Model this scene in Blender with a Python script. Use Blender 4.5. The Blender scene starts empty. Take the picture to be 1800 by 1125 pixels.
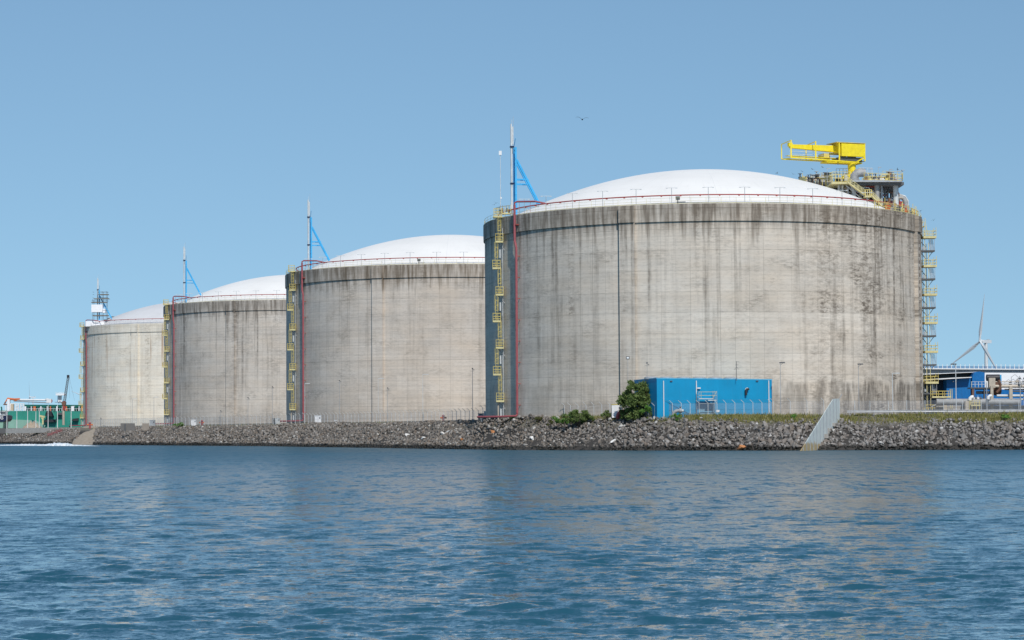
import bpy, bmesh, math, random
import numpy as np
from mathutils import Vector, Matrix
random.seed(7); RNG = np.random.default_rng(11)
rad = math.radians
SC = bpy.context.scene; COL = SC.collection

# ------------------------------------------------------------------ camera
F, HOR, ROLL, EYE = 3949.0, 754.3, -0.006, 3.74
tilt = math.atan((HOR - 562.5) / F)
fwd = Vector((0, math.cos(tilt), math.sin(tilt)))
up0 = Vector((0, -math.sin(tilt), math.cos(tilt)))
rt0 = Vector((1, 0, 0))
cR, sR = math.cos(ROLL), math.sin(ROLL)
cam_r = rt0 * cR + up0 * sR
cam_u = up0 * cR - rt0 * sR
cam = bpy.data.objects.new('camera', bpy.data.cameras.new('camera')); COL.objects.link(cam)
M3 = Matrix((cam_r, cam_u, -fwd)).transposed()
cam.matrix_world = Matrix.Translation((0, 0, EYE)) @ M3.to_4x4()
cam.data.sensor_width = 36; cam.data.lens = 36 * F / 1800
cam.data.clip_start = 0.5; cam.data.clip_end = 80000
SC.camera = cam

def P(x, y, Y):
    """point of the place seen at photo pixel x, y at depth Y metres"""
    a = cR * (x - 900) - sR * (562.5 - y); b = sR * (x - 900) + cR * (562.5 - y)
    d = rt0 * a + up0 * b + fwd * F
    return Vector((0, 0, EYE)) + d * (Y / d.y)
def PZ(x, y, z):
    d = P(x, y, 100) - Vector((0, 0, EYE)); k = (z - EYE) / d.z
    return Vector((0, 0, EYE)) + d * k

# ------------------------------------------------------------------ light
SUN_AZ, SUN_EL = 15.0, 46.0      # azimuth measured from straight behind the camera towards the right
sdir = Vector((math.sin(rad(SUN_AZ)) * math.cos(rad(SUN_EL)), -math.cos(rad(SUN_AZ)) * math.cos(rad(SUN_EL)), math.sin(rad(SUN_EL))))
sl = bpy.data.lights.new('sun', 'SUN'); sl.energy = 3.6; sl.angle = rad(0.5); sl.color = (1, 0.955, 0.89)
so = bpy.data.objects.new('sun', sl); COL.objects.link(so)
so.rotation_euler = sdir.to_track_quat('Z', 'Y').to_euler()
W = bpy.data.worlds.new('World'); SC.world = W; W.use_nodes = True
wn = W.node_tree; wn.nodes.clear()
wo = wn.nodes.new('ShaderNodeOutputWorld'); wb = wn.nodes.new('ShaderNodeBackground')
sk = wn.nodes.new('ShaderNodeTexSky'); sk.sky_type = 'NISHITA'; sk.sun_disc = False
sk.sun_elevation = rad(SUN_EL); sk.sun_rotation = rad(180 - SUN_AZ)
sk.altitude = 0; sk.air_density = 1.0; sk.dust_density = 0.0; sk.ozone_density = 3.0
wb.inputs[1].default_value = 0.105
tc = wn.nodes.new('ShaderNodeTexCoord'); lift = wn.nodes.new('ShaderNodeVectorMath'); lift.operation = 'MULTIPLY_ADD'; lift.inputs[1].default_value = (1, 1, .65); lift.inputs[2].default_value = (0, 0, .125)
hs = wn.nodes.new('ShaderNodeHueSaturation'); hs.inputs['Saturation'].default_value = 1.0; hs.inputs['Value'].default_value = 1.0
tn = wn.nodes.new('ShaderNodeMix'); tn.data_type = 'RGBA'; tn.blend_type = 'MULTIPLY'; tn.inputs[0].default_value = 1; tn.inputs[7].default_value = (.95, 1.05, 1.01, 1)
wn.links.new(tc.outputs['Generated'], lift.inputs[0]); wn.links.new(lift.outputs[0], sk.inputs[0])
wn.links.new(sk.outputs[0], hs.inputs['Color']); wn.links.new(hs.outputs[0], tn.inputs[6]); wn.links.new(tn.outputs[2], wb.inputs[0]); wn.links.new(wb.outputs[0], wo.inputs[0])
SC.view_settings.view_transform = 'Standard'; SC.view_settings.look = 'None'
SC.view_settings.exposure = 0.0; SC.view_settings.gamma = 1
SC.view_settings.use_curve_mapping = False
SC.cycles.max_bounces = 6; SC.cycles.transparent_max_bounces = 24

# ------------------------------------------------------------------ object helpers
def tag(o, label=None, cat=None, group=None, kind=None):
    if label: o['label'] = label
    if cat: o['category'] = cat
    if group: o['group'] = group
    if kind: o['kind'] = kind
    return o
def thing(name, label, cat, loc=(0, 0, 0), rz=0.0, group=None):
    o = bpy.data.objects.new(name, None); COL.objects.link(o); o.location = loc; o.rotation_euler = (0, 0, rz)
    o.empty_display_size = 0.3
    return tag(o, label, cat, group)
KIDS = {}
def link(name, me, parent=None):
    o = bpy.data.objects.new(name, me); COL.objects.link(o)
    if parent is not None:
        o.parent = parent; KIDS.setdefault(parent.name, []).append(o)
    return o
def dup(o, parent=None, loc=None, rz=None, label=None):
    c = o.copy(); COL.objects.link(c); c.parent = parent
    if parent is not None: KIDS.setdefault(parent.name, []).append(c)
    for k in KIDS.get(o.name, []): dup(k, c)
    if loc is not None: c.location = loc
    if rz is not None: c.rotation_euler = (0, 0, rz)
    if label: c['label'] = label
    return c
def V(*a): return Vector(a)

class MB:
    def __init__(s): s.v = []; s.f = []; s.uv = None
    def quad(s, a, b, c, d):
        n = len(s.v); s.v += [tuple(a), tuple(b), tuple(c), tuple(d)]; s.f.append((n, n+1, n+2, n+3)); return s
    def poly(s, pts):
        n = len(s.v); s.v += [tuple(p) for p in pts]; s.f.append(tuple(range(n, n+len(pts)))); return s
    def box(s, c, d, rz=0.0):
        cx, cy, cz = c; hx, hy, hz = d[0]/2, d[1]/2, d[2]/2; n = len(s.v); k, q = math.cos(rz), math.sin(rz)
        for z in (-hz, hz):
            for x, y in ((-hx, -hy), (hx, -hy), (hx, hy), (-hx, hy)):
                s.v.append((cx + x*k - y*q, cy + x*q + y*k, cz + z))
        s.f += [(n+3, n+2, n+1, n), (n+4, n+5, n+6, n+7)] + [(n+i, n+(i+1) % 4, n+4+(i+1) % 4, n+4+i) for i in range(4)]
        return s
    def prism(s, pts, off):
        n = len(s.v); m = len(pts); off = Vector(off)
        s.v += [tuple(p) for p in pts] + [tuple(Vector(p) + off) for p in pts]
        s.f += [tuple(range(n, n+m)), tuple(range(n+2*m-1, n+m-1, -1))] + [(n+(i+1) % m, n+i, n+m+i, n+m+(i+1) % m) for i in range(m)]
        return s
    def tube(s, pts, r, n=6, cap=True, closed=False, r2=None):
        pts = [Vector(p) for p in pts]; m = len(pts); b0 = len(s.v); prev = None
        for i, p in enumerate(pts):
            if closed: t = pts[(i+1) % m] - pts[i-1]
            else: t = pts[min(i+1, m-1)] - pts[max(i-1, 0)]
            if t.length < 1e-9: t = Vector((0, 0, 1))
            t.normalize()
            if prev is None:
                a = Vector((0, 0, 1)) if abs(t.z) < 0.9 else Vector((1, 0, 0))
            else: a = prev
            x = a - t * a.dot(t)
            if x.length < 1e-6: x = t.orthogonal()
            x.normalize(); prev = x; y = t.cross(x)
            rr = r if r2 is None else r + (r2 - r) * i / (m - 1)
            for k in range(n):
                g = 2*math.pi*(k+.5)/n
                s.v.append(tuple(p + x*(rr*math.cos(g)) + y*(rr*math.sin(g))))
        for i in range(m if closed else m-1):
            j = (i+1) % m
            for k in range(n):
                s.f.append((b0+i*n+k, b0+i*n+(k+1) % n, b0+j*n+(k+1) % n, b0+j*n+k))
        if cap and not closed:
            s.f.append(tuple(b0+k for k in range(n-1, -1, -1))); s.f.append(tuple(b0+(m-1)*n+k for k in range(n)))
        return s
    def bar(s, a, b, r, n=4): return s.tube([a, b], r, n)
    def lathe(s, prof, c=(0, 0, 0), n=24, a0=0.0, a1=2*math.pi):
        b0 = len(s.v); m = len(prof); full = abs(a1-a0-2*math.pi) < 1e-6; cols = n if full else n+1
        for i in range(cols):
            a = a0 + (a1-a0)*i/n
            for (r, z) in prof: s.v.append((c[0]+r*math.sin(a), c[1]-r*math.cos(a), c[2]+z))
        for i in range(n):
            j = (i+1) % cols
            for k in range(m-1): s.f.append((b0+i*m+k, b0+j*m+k, b0+j*m+k+1, b0+i*m+k+1))
        return s
    def build(s, name, mat, parent=None, smooth=False, off=None):
        me = bpy.data.meshes.new(name); v = s.v
        if off is not None: v = [(p[0]-off[0], p[1]-off[1], p[2]-off[2]) for p in v]
        me.from_pydata(v, [], s.f); me.update()
        if mat is not None: me.materials.append(mat)
        if smooth: me.polygons.foreach_set('use_smooth', [True]*len(me.polygons))
        o = link(name, me, parent)
        if smooth: me.set_sharp_from_angle(angle=rad(40))
        return o
def np_mesh(name, verts, faces, mat, smooth=False, parent=None):
    me = bpy.data.meshes.new(name); verts = np.asarray(verts, np.float32); faces = np.asarray(faces, np.int32)
    k = faces.shape[1]
    me.vertices.add(len(verts)); me.vertices.foreach_set('co', verts.ravel())
    me.loops.add(faces.size); me.loops.foreach_set('vertex_index', faces.ravel())
    me.polygons.add(len(faces)); me.polygons.foreach_set('loop_start', np.arange(0, faces.size, k, dtype=np.int32))
    try: me.polygons.foreach_set('loop_total', np.full(len(faces), k, np.int32))
    except Exception: pass
    me.update(calc_edges=True); me.validate()
    if smooth: me.polygons.foreach_set('use_smooth', np.ones(len(me.polygons), bool))
    me.materials.append(mat)
    return link(name, me, parent)

# ------------------------------------------------------------------ material helpers
class NT:
    def __init__(s, name):
        s.m = bpy.data.materials.new(name); s.m.use_nodes = True; s.t = s.m.node_tree; s.t.nodes.clear()
        s.out = s.n('ShaderNodeOutputMaterial')
    def n(s, kind, ins=None, **kw):
        x = s.t.nodes.new(kind)
        for k, v in kw.items(): setattr(x, k, v)
        for k, v in (ins or {}).items(): s.set(x.inputs[k], v)
        return x
    def set(s, sock, v):
        if isinstance(v, bpy.types.NodeSocket): s.t.links.new(v, sock)
        elif isinstance(v, (tuple, list)) and len(v) == 3 and sock.type == 'RGBA': sock.default_value = (*v, 1)
        else: sock.default_value = v
    def math(s, op, a, b=0.0, c=0.0, clamp=False):
        x = s.n('ShaderNodeMath', {0: a, 1: b, 2: c}, operation=op); x.use_clamp = clamp; return x.outputs[0]
    def mix(s, f, a, b, mode='MIX'):
        x = s.n('ShaderNodeMix', data_type='RGBA', blend_type=mode); s.set(x.inputs[0], f); s.set(x.inputs[6], a); s.set(x.inputs[7], b); return x.outputs[2]
    def ramp(s, f, lo, hi, a=0.0, b=1.0):
        x = s.n('ShaderNodeMapRange', {0: f, 1: lo, 2: hi, 3: a, 4: b}); x.clamp = True; return x.outputs[0]
    def vec(s, x, y, z=0.0): return s.n('ShaderNodeCombineXYZ', {0: x, 1: y, 2: z}).outputs[0]
    def noise(s, v, scale=1.0, detail=3.0, rough=0.55, dist=0.0):
        return s.n('ShaderNodeTexNoise', {'Vector': v, 'Scale': scale, 'Detail': detail, 'Roughness': rough, 'Distortion': dist}).outputs[0]
    def white(s, v): return s.n('ShaderNodeTexWhiteNoise', {'Vector': v}, noise_dimensions='3D').outputs[0]
    def hsv(s, c, h=.5, sa=1.0, v=1.0): return s.n('ShaderNodeHueSaturation', {'Hue': h, 'Saturation': sa, 'Value': v, 'Color': c}).outputs[0]
    def pbr(s, color, rough=.6, metal=0.0, spec=.5, normal=None, **kw):
        b = s.n('ShaderNodeBsdfPrincipled', {'Base Color': color, 'Roughness': rough, 'Metallic': metal, 'Specular IOR Level': spec})
        if normal is not None: s.set(b.inputs['Normal'], normal)
        for k, v in kw.items(): s.set(b.inputs[k], v)
        s.t.links.new(b.outputs[0], s.out.inputs[0]); return b
def paint(name, col, rough=.5, metal=0.0, var=.12, scale=1.5, dirt=None, dirt_amt=.3, spec=.4):
    """paint or metal with uneven tone and some grime"""
    t = NT(name); g = t.n('ShaderNodeNewGeometry'); pos = g.outputs['Position']
    a = t.noise(pos, scale, 4); v = t.ramp(a, .3, .7, 1-var, 1+var)
    c = t.hsv(col, v=v)
    st = t.n('ShaderNodeMapping', {'Vector': pos, 'Scale': (1.7, 1.7, .25)}).outputs[0]
    d = t.ramp(t.noise(st, 1.6, 5, .65), .52, .78, 0, dirt_amt)
    c = t.mix(d, c, dirt or (col[0]*.45+.02, col[1]*.42+.018, col[2]*.4+.015))
    t.pbr(c, t.ramp(a, .3, .7, rough-.06, rough+.1), metal, spec)
    return t.m
M = dict(
    yellow=paint('yellow_paint', (.66, .53, .16), .5, dirt=(.28, .19, .08), dirt_amt=.5),
    pale_yellow=paint('faded_yellow_paint', (.62, .55, .28), .55, dirt=(.27, .22, .13), dirt_amt=.45),
    crane=paint('crane_yellow_paint', (.84, .66, .02), .42, var=.09, dirt=(.4, .3, .08), dirt_amt=.3),
    red=paint('red_paint', (.33, .085, .095), .5, dirt_amt=.2),
    redring=paint('dark_red_paint', (.36, .06, .05), .5),
    sky=paint('light_blue_paint', (.05, .40, .74), .45, dirt_amt=.2),
    grey=paint('galvanised_steel', (.42, .43, .44), .45, .35),
    palegrey=paint('pale_grey_metal', (.58, .6, .6), .5),
    darkgrey=paint('dark_steel', (.1, .105, .11), .55),
    black=paint('black_paint', (.03, .03, .035), .5),
    silver=paint('insulated_pipe_cladding', (.32, .32, .315), .58, .1, var=.2),
    sandpipe=paint('sand_coloured_cladding', (.47, .41, .33), .5, .1, var=.15),
    white=paint('white_paint', (.78, .78, .77), .5, var=.04, dirt_amt=.12),
    creamwhite=paint('white_sheeting', (.85, .85, .86), .6, var=.04, dirt_amt=.08),
    rust=paint('rusty_brown_metal', (.17, .09, .06), .7),
    orange=paint('orange_paint', (.62, .16, .05), .5),
    navy=paint('navy_hull_paint', (.015, .022, .06), .35, dirt_amt=.1),
    green=paint('green_hull_paint', (.035, .27, .2), .5, var=.12, scale=.12, dirt=(.01, .12, .08), dirt_amt=.5),
    palegreen=paint('faded_green_hull_paint', (.24, .42, .33), .6, var=.08, scale=.1, dirt_amt=.3),
    darkgreen=paint('dark_green_paint', (.008, .12, .09), .5),
    concrete=paint('plain_concrete', (.34, .32, .29), .85, var=.12),
    bluetop=paint('blue_trim', (.04, .3, .6), .5),
    turb=paint('turbine_white', (.62, .65, .67), .5, var=.03, dirt_amt=.05),
    bird=paint('dark_feathers', (.07, .07, .075), .8),
    wood=paint('weathered_boards', (.22, .18, .13), .8),
)

# ------------------------------------------------------------------ tank wall concrete
TANKR, RIM, BASE = 43.0, 44.03, 5.74
def concrete(name, seed, base, dark, streak, top, bottom, rust=0.0, right=0.0, ring=False):
    t = NT(name); uv = t.n('ShaderNodeUVMap', uv_map='metres').outputs[0]
    sp = t.n('ShaderNodeSeparateXYZ', {0: uv}); u, v = sp.outputs[0], sp.outputs[1]
    U = t.math('ADD', u, seed * 37.0)
    pw, ph = 2.65, 3.75
    iu = t.math('FLOOR', t.math('DIVIDE', U, pw)); iv = t.math('FLOOR', t.math('DIVIDE', v, ph))
    cell = t.white(t.vec(iu, iv, seed)); band = t.white(t.vec(0.5, iv, seed + 3.3)); colm = t.white(t.vec(iu, 0.5, seed + 9.1))
    tone = t.math('ADD', t.ramp(cell, 0, 1, -.05, .05), t.ramp(band, 0, 1, -.055, .055))
    tone = t.math('ADD', tone, t.ramp(colm, 0, 1, -.04, .04))
    big = t.noise(t.vec(U, v, seed), .06, 3); tone = t.math('ADD', tone, t.ramp(big, .3, .7, -.1, .1))
    c = t.hsv(base, v=t.math('ADD', tone, 1.0))
    warm = t.ramp(t.noise(t.vec(t.math('MULTIPLY', U, .25), t.math('MULTIPLY', v, .6), seed+5), .5, 4), .35, .7)
    c = t.mix(t.math('MULTIPLY', warm, .55), c, (base[0]*1.04, base[1]*.96, base[2]*.87))
    # fine pitted grain in short horizontal strokes
    grain = t.noise(t.vec(t.math('MULTIPLY', U, 1.1), t.math('MULTIPLY', v, 4.2), seed), 1.0, 6, .72)
    c = t.mix(t.ramp(grain, .5, .8, 0, .42), c, (dark[0]*1.2, dark[1]*1.15, dark[2]*1.1))
    pit = t.noise(t.vec(t.math('MULTIPLY', U, .9), t.math('MULTIPLY', v, 3.0), seed+50), 2.2, 4, .7)
    c = t.mix(t.ramp(pit, .62, .72, 0, .3), c, dark)
    # rain streaks: narrow in u, long in v
    s1 = t.noise(t.vec(U, t.math('MULTIPLY', v, .035), seed+1), .8, 5, .62)
    s2 = t.noise(t.vec(U, t.math('MULTIPLY', v, .12), seed+2), .22, 3, .5)
    brk = t.ramp(t.noise(t.vec(t.math('MULTIPLY', U, .8), t.math('MULTIPLY', v, .8), seed+8), .7, 5, .7), .32, .62, .15, 1)
    fall = t.ramp(v, 8, 37, .45, 1.0)
    # right hand (sunny) side of the front carries more growth when right > 0
    side = t.ramp(u, 137, 162, 0, 1)
    gain = t.math('ADD', t.math('MULTIPLY', side, right), streak)
    sm = t.math('MULTIPLY', t.ramp(s1, .5, .66), t.ramp(s2, .4, .6, .12, 1))
    sm = t.math('MULTIPLY', t.math('MULTIPLY', sm, fall), t.math('MULTIPLY', gain, brk), clamp=True)
    c = t.mix(sm, c, dark)
    # blotches following the pour bands
    b1 = t.noise(t.vec(t.math('MULTIPLY', U, .3), t.math('MULTIPLY', v, .45), seed+7), .5, 5, .65)
    b2 = t.noise(t.vec(t.math('MULTIPLY', U, .9), t.math('MULTIPLY', v, 3.2), seed+11), 1.0, 5, .7)
    bm = t.math('MULTIPLY', t.ramp(b1, .52, .68), t.ramp(b2, .42, .6))
    c = t.mix(t.math('MULTIPLY', bm, t.math('ADD', .45, t.math('MULTIPLY', side, right*.6)), clamp=True), c, dark)
    # mottled weathering in vertical lanes, broken at the pour lines
    mo = t.noise(t.vec(t.math('MULTIPLY', U, .75), t.math('MULTIPLY', v, 1.7), seed+61), .9, 7, .78)
    lift_ = t.math('ADD', t.math('MULTIPLY', t.ramp(v, 18.4, 18.9), t.ramp(v, 24.5, 19.5, .35, 1.0)), t.ramp(v, 24, 34, 0, .7))
    pour = t.noise(t.vec(t.math('MULTIPLY', U, .035), t.math('MULTIPLY', v, 2.2), seed+80), 1.0, 3, .6); c = t.hsv(c, v=t.ramp(pour, .3, .7, .9, 1.08))
    lane = t.noise(t.vec(U, t.math('MULTIPLY', v, .05), seed+63), .19, 4, .6)
    bandg = t.ramp(t.white(t.vec(1.5, iv, seed+70)), 0, 1, .35, 1.25)
    lm = t.math('MULTIPLY', t.ramp(lane, t.math('SUBTRACT', .52, t.math('MULTIPLY', side, right*.13)), .64), bandg)
    c = t.mix(t.math('MULTIPLY', t.math('MULTIPLY', t.ramp(mo, .44, .6), lm), t.math('ADD', t.math('MULTIPLY', lift_, .5), t.math('ADD', .3, t.math('MULTIPLY', side, right*.3))), clamp=True), c, (dark[0]*1.25, dark[1]*1.22, dark[2]*1.2))
    # dark soaked top and foot
    tn = t.math('ADD', v, t.math('MULTIPLY', t.ramp(s1, .3, .7, -1, 1), 3.0))
    tm = t.math('MULTIPLY', t.ramp(tn, 32.5, 36.2), t.ramp(t.noise(t.vec(U, t.math('MULTIPLY', v, .06), seed+4), .9, 5, .7),   .36, .6, .1, 1))
    c = t.mix(t.math('MULTIPLY', tm, top), c, (dark[0]*1.0, dark[1]*.92, dark[2]*.84))
    edge = t.math('ADD', v, t.ramp(t.white(t.vec(iu, .5, seed+21)), 0, 1, -.5, .5))
    bo = t.math('MULTIPLY', t.ramp(edge, 6.7, 5.9), t.ramp(t.noise(t.vec(t.math('MULTIPLY', U, 1.6), t.math('MULTIPLY', v, .25), seed+6), .35, 5, .7), .36, .6))
    c = t.mix(t.math('MULTIPLY', bo, t.math('MULTIPLY', t.math('ADD', side, .35), bottom), clamp=True), c, (dark[0]*.95, dark[1]*.97, dark[2]))
    if rust:
        r1 = t.noise(t.vec(U, t.math('MULTIPLY', v, .03), seed+31), .75, 3)
        rm = t.math('MULTIPLY', t.ramp(r1, .6, .72), t.ramp(v, 12, 34, 0, rust))
        c = t.mix(rm, c, (.33, .17, .07))
    # shutter joints
    fu = t.math('ABSOLUTE', t.math('SUBTRACT', t.math('FRACT', t.math('DIVIDE', U, pw)), .5))
    fv = t.math('ABSOLUTE', t.math('SUBTRACT', t.math('FRACT', t.math('DIVIDE', v, ph)), .5))
    ju = t.math('MULTIPLY', t.ramp(fu, .482, .495), t.ramp(t.white(t.vec(t.math('FLOOR', t.math('ADD', t.math('DIVIDE', U, pw), .5)), 4.0, seed)), 0, 1, .05, .5))
    jv = t.math('MULTIPLY', t.ramp(fv, .486, .497), t.ramp(t.white(t.vec(8.0, t.math('FLOOR', t.math('ADD', t.math('DIVIDE', v, ph), .5)), seed)), 0, 1, .2, .75))
    jv = t.math('MULTIPLY', jv, t.ramp(t.noise(t.vec(U, v, seed), .5, 3), .35, .6, .35, 1))
    c = t.mix(t.math('MAXIMUM', ju, jv), c, (dark[0]*.7, dark[1]*.68, dark[2]*.65))
    bmp = t.n('ShaderNodeBump', {'Height': t.math('ADD', grain, t.math('MULTIPLY', t.math('MAXIMUM', ju, jv), -1.5)), 'Strength': .25, 'Distance': .05}).outputs[0]
    t.pbr(c, .88, 0, .25, bmp)
    return t.m
def uvset(o, seed=0, zbase=BASE):
    """UV in metres round the tank axis (object origin) and up from its foot"""
    me = o.data; n = len(me.vertices); co = np.empty(n*3, np.float32); me.vertices.foreach_get('co', co); co = co.reshape(-1, 3)
    lv = np.empty(len(me.loops), np.int32); me.loops.foreach_get('vertex_index', lv)
    ph = np.arctan2(co[:, 0], -co[:, 1])[lv].astype(np.float64); z = co[lv, 2]
    starts = np.empty(len(me.polygons), np.int32); me.polygons.foreach_get('loop_start', starts)
    tot = np.empty(len(me.polygons), np.int32); me.polygons.foreach_get('loop_total', tot)
    ref = np.repeat(ph[starts], tot)
    ph = np.where(ph - ref > math.pi, ph - 2*math.pi, ph); ph = np.where(ph - ref < -math.pi, ph + 2*math.pi, ph)
    l = me.uv_layers.new(name='metres'); d = np.stack([(ph+math.pi)*TANKR, z], 1).astype(np.float32); l.data.foreach_set('uv', d.ravel())
def dome_mat(name, col, dirt):
    t = NT(name); tc = t.n('ShaderNodeTexCoord').outputs['Object']; sp = t.n('ShaderNodeSeparateXYZ', {0: tc})
    an = t.math('ARCTAN2', sp.outputs[0], sp.outputs[1]); r = t.math('POWER', t.math('ADD', t.math('MULTIPLY', sp.outputs[0], sp.outputs[0]), t.math('MULTIPLY', sp.outputs[1], sp.outputs[1])), .5)
    c = t.hsv(col, v=t.ramp(t.noise(tc, .08, 4), .3, .7, .95, 1.04))
    st = t.noise(t.vec(t.math('MULTIPLY', an, 40), t.math('MULTIPLY', r, .12), 0), 1.2, 5, .65)
    c = t.mix(t.ramp(st, .55, .8, 0, dirt), c, (.42, .4, .37))
    lap = t.math('ABSOLUTE', t.math('SUBTRACT', t.math('FRACT', t.math('DIVIDE', r, 3.4)), .5))
    pan = t.math('ABSOLUTE', t.math('SUBTRACT', t.math('FRACT', t.math('MULTIPLY', an, 14/6.28318)), .5))
    c = t.mix(t.math('MAXIMUM', t.ramp(lap, .485, .497, 0, .24), t.ramp(pan, .4955, .4995, 0, .3)), c, (.4, .4, .4))
    t.pbr(c, .55, 0, .35); return t.m

TANKS = [(37.685, 445.0), (-16.108, 589.47), (-70.514, 735.49), (-124.50, 880.54)]
CONC = [  # seed, base, dark, streak, top, bottom, rust, right
    (1.3, (.625, .56, .48), (.14, .118, .095), .9, .85, .7, .0, .9),
    (4.7, (.62, .555, .485), (.16, .135, .105), .6, 1.0, .35, .0, .0),
    (8.2, (.585, .535, .475), (.14, .125, .11), 1.25, .9, .35, .0, .0),
    (12.9, (.82, .77, .67), (.24, .2, .15), .35, .12, .1, 1.0, .0)]
TLAB = ['largest concrete storage tank, behind the blue building, with the yellow crane on its dome',
        'second concrete storage tank from the right, beige, with a white dome',
        'third concrete storage tank from the right, dark grey streaked wall under a white dome',
        'farthest concrete storage tank, palest wall with rust streaks, beside the green vessel']
BUT = -22.8
PH = [(-65.3, -57.3, -68.9), (-64.1, -56.6, -62.3), (-64.2, -57.1, -57.1), (-67.9, -61.9, -58.2)]   # ladder, pipe, mast
def rise(r):                                          # dome height above the rim at radius r
    return 10.5 - 12*(r/TANKR)**2
tank_root = []
for i, (cx, cy) in enumerate(TANKS):
    root = thing('storage_tank', TLAB[i], 'storage tank', (cx, cy, BASE), 0, 'concrete storage tanks standing in a row'); tank_root.append(root)
    h = RIM - BASE; hr = h - 3.18
    sd, bc, dk, stv, tp, bt, ru, rg = CONC[i]
    cm = concrete('tank_concrete', sd, bc, dk, stv, tp, bt, ru, rg)
    zs = [0] + [k*3.75 for k in range(1, 10)] + [hr+.02]
    o = MB().lathe([(TANKR, z) for z in zs], n=288).build('wall', cm, root, True); uvset(o)
    o = MB().lathe([(TANKR-.05, hr+.01), (TANKR+.26, hr+.02), (TANKR+.28, hr+1.2), (TANKR+.28, h), (TANKR-1.3, h+.01)], n=288).build('ring_beam', cm, root, True); uvset(o)
    for k in range(4):
        a = rad(BUT + 90*k); hw = 1.42/TANKR
        m = MB()
        m.lathe([(TANKR-.3, 0), (TANKR+.64, 0.02), (TANKR+.64, hr), (TANKR-.2, hr+.015)], n=4, a0=a-hw, a1=a+hw)
        m.lathe([(TANKR-.2, hr+.03), (TANKR+.9, hr+.035), (TANKR+.9, h-.15), (TANKR-.2, h-.148)], n=4, a0=a-hw, a1=a+hw)
        for s_ in (-1, 1):
            b = a + s_*hw
            for r1, z0, z1 in ((TANKR+.64, .02, hr), (TANKR+.9, hr+.035, h-.15)):
                q = [V(r*math.sin(b), -r*math.cos(b), z) for r, z in ((TANKR-.3, z0), (r1, z0), (r1, z1), (TANKR-.3, z1))]
                m.poly(q if s_ > 0 else q[::-1])
        o = m.build('buttress', cm, root); uvset(o)
        if i == 0 and k in (0, 1) or (i > 0 and k == 0):
            z = 1.5; pm = None
            while z < hr - 1 and k == 1:
                c = V((TANKR+.645)*math.sin(a-.2/TANKR), -(TANKR+.645)*math.cos(a-.2/TANKR), z)
                if pm is None:
                    pm = paint('patching_mortar', (.2, .155, .12), .9, dirt_amt=.8); ap = MB().box((0, 0, 0), (.75, .05, .6), a).build('anchor_patch', pm, o); me_ = ap.data
                else: ap = link('anchor_patch', me_, o)
                ap.location = c; z += 1.27
    # thin wire edge strip on the outer side of the joint
    prof = [(TANKR-.9, h+.02), (TANKR-1.0, h+.2), (TANKR-2.2, h+.24)]
    N = 28
    for k in range(N+1):
        r = 40.0*(1-k/N); prof.append((max(r, .001), h + rise(r) + .12))
    MB().lathe(prof, n=192).build('dome', dome_mat('dome_paint', (.83, .805, .76) if i < 3 else (.66, .65, .64), .2 if i < 3 else .45), root, True)
    # guard rail round the rim
    m = MB(); R0 = TANKR + .05; nn = 100
    ring = lambda rr, z, n=144: [V(rr*math.sin(2*math.pi*q/n), -rr*math.cos(2*math.pi*q/n), z) for q in range(n)]
    for z in (.55, 1.1): m.tube(ring(R0, h+z), .028, 4, closed=True)
    m.tube(ring(R0, h+.12), .07, 4, closed=True)
    for q in range(nn):
        a = 2*math.pi*q/nn; m.bar(V(R0*math.sin(a), -R0*math.cos(a), h), V(R0*math.sin(a), -R0*math.cos(a), h+1.1), .035)
    m.build('guard_rail', M['pale_yellow'] if i < 3 else M['grey'], root)
    # dark red sprinkler main on little stands round the foot of the dome
    rr = TANKR - 2.6; zz = h + 1.85
    m = MB().tube(ring(rr, zz), .12, 6, closed=True)
    for q in range(72):
        a = 2*math.pi*q/72; m.box(V(rr*math.sin(a), -rr*math.cos(a), zz-.1), (.26, .26, .26), a)
    m.build('sprinkler_pipe', M['redring'], root); st_ = None
    for q in range(40):
        a = rad(-100 + 200*q/39)
        if st_ is None: o = MB().box((0, 0, 0), (.06, .06, 1.7)).build('pipe_stand', M['palegrey'], root); st_ = o.data
        else: o = link('pipe_stand', st_, root)
        o.location = V(rr*math.sin(a), -rr*math.cos(a), zz-1.0); o.rotation_euler = (0, 0, a)
    if i == 3:      # faded roofing strip near the top
        m = MB()
        for k in range(5):
            a = rad(-84+k*1.5); rr = 37 - k*1.3; m.box(V(rr*math.sin(a), -rr*math.cos(a), h+rise(rr)+.25), (2.0, 1.4, .55), a)
        m.build('valve_housing', M['darkgrey'], root)
    if i < 2:
        a = rad(-10.5 if i == 0 else -9); rr = TANKR-1.0
        m = MB().box(V(rr*math.sin(a), -rr*math.cos(a), h+1.15), (.75, .5, .6), a).tube([V(rr*math.sin(a), -rr*math.cos(a), h), V(rr*math.sin(a), -rr*math.cos(a), h+1)], .1, 6).box(V(rr*math.sin(a)+.6, -rr*math.cos(a), h+.45), (1.6, .2, .12), a)
        m.build('foam_monitor', M['darkgrey'], root)

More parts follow.
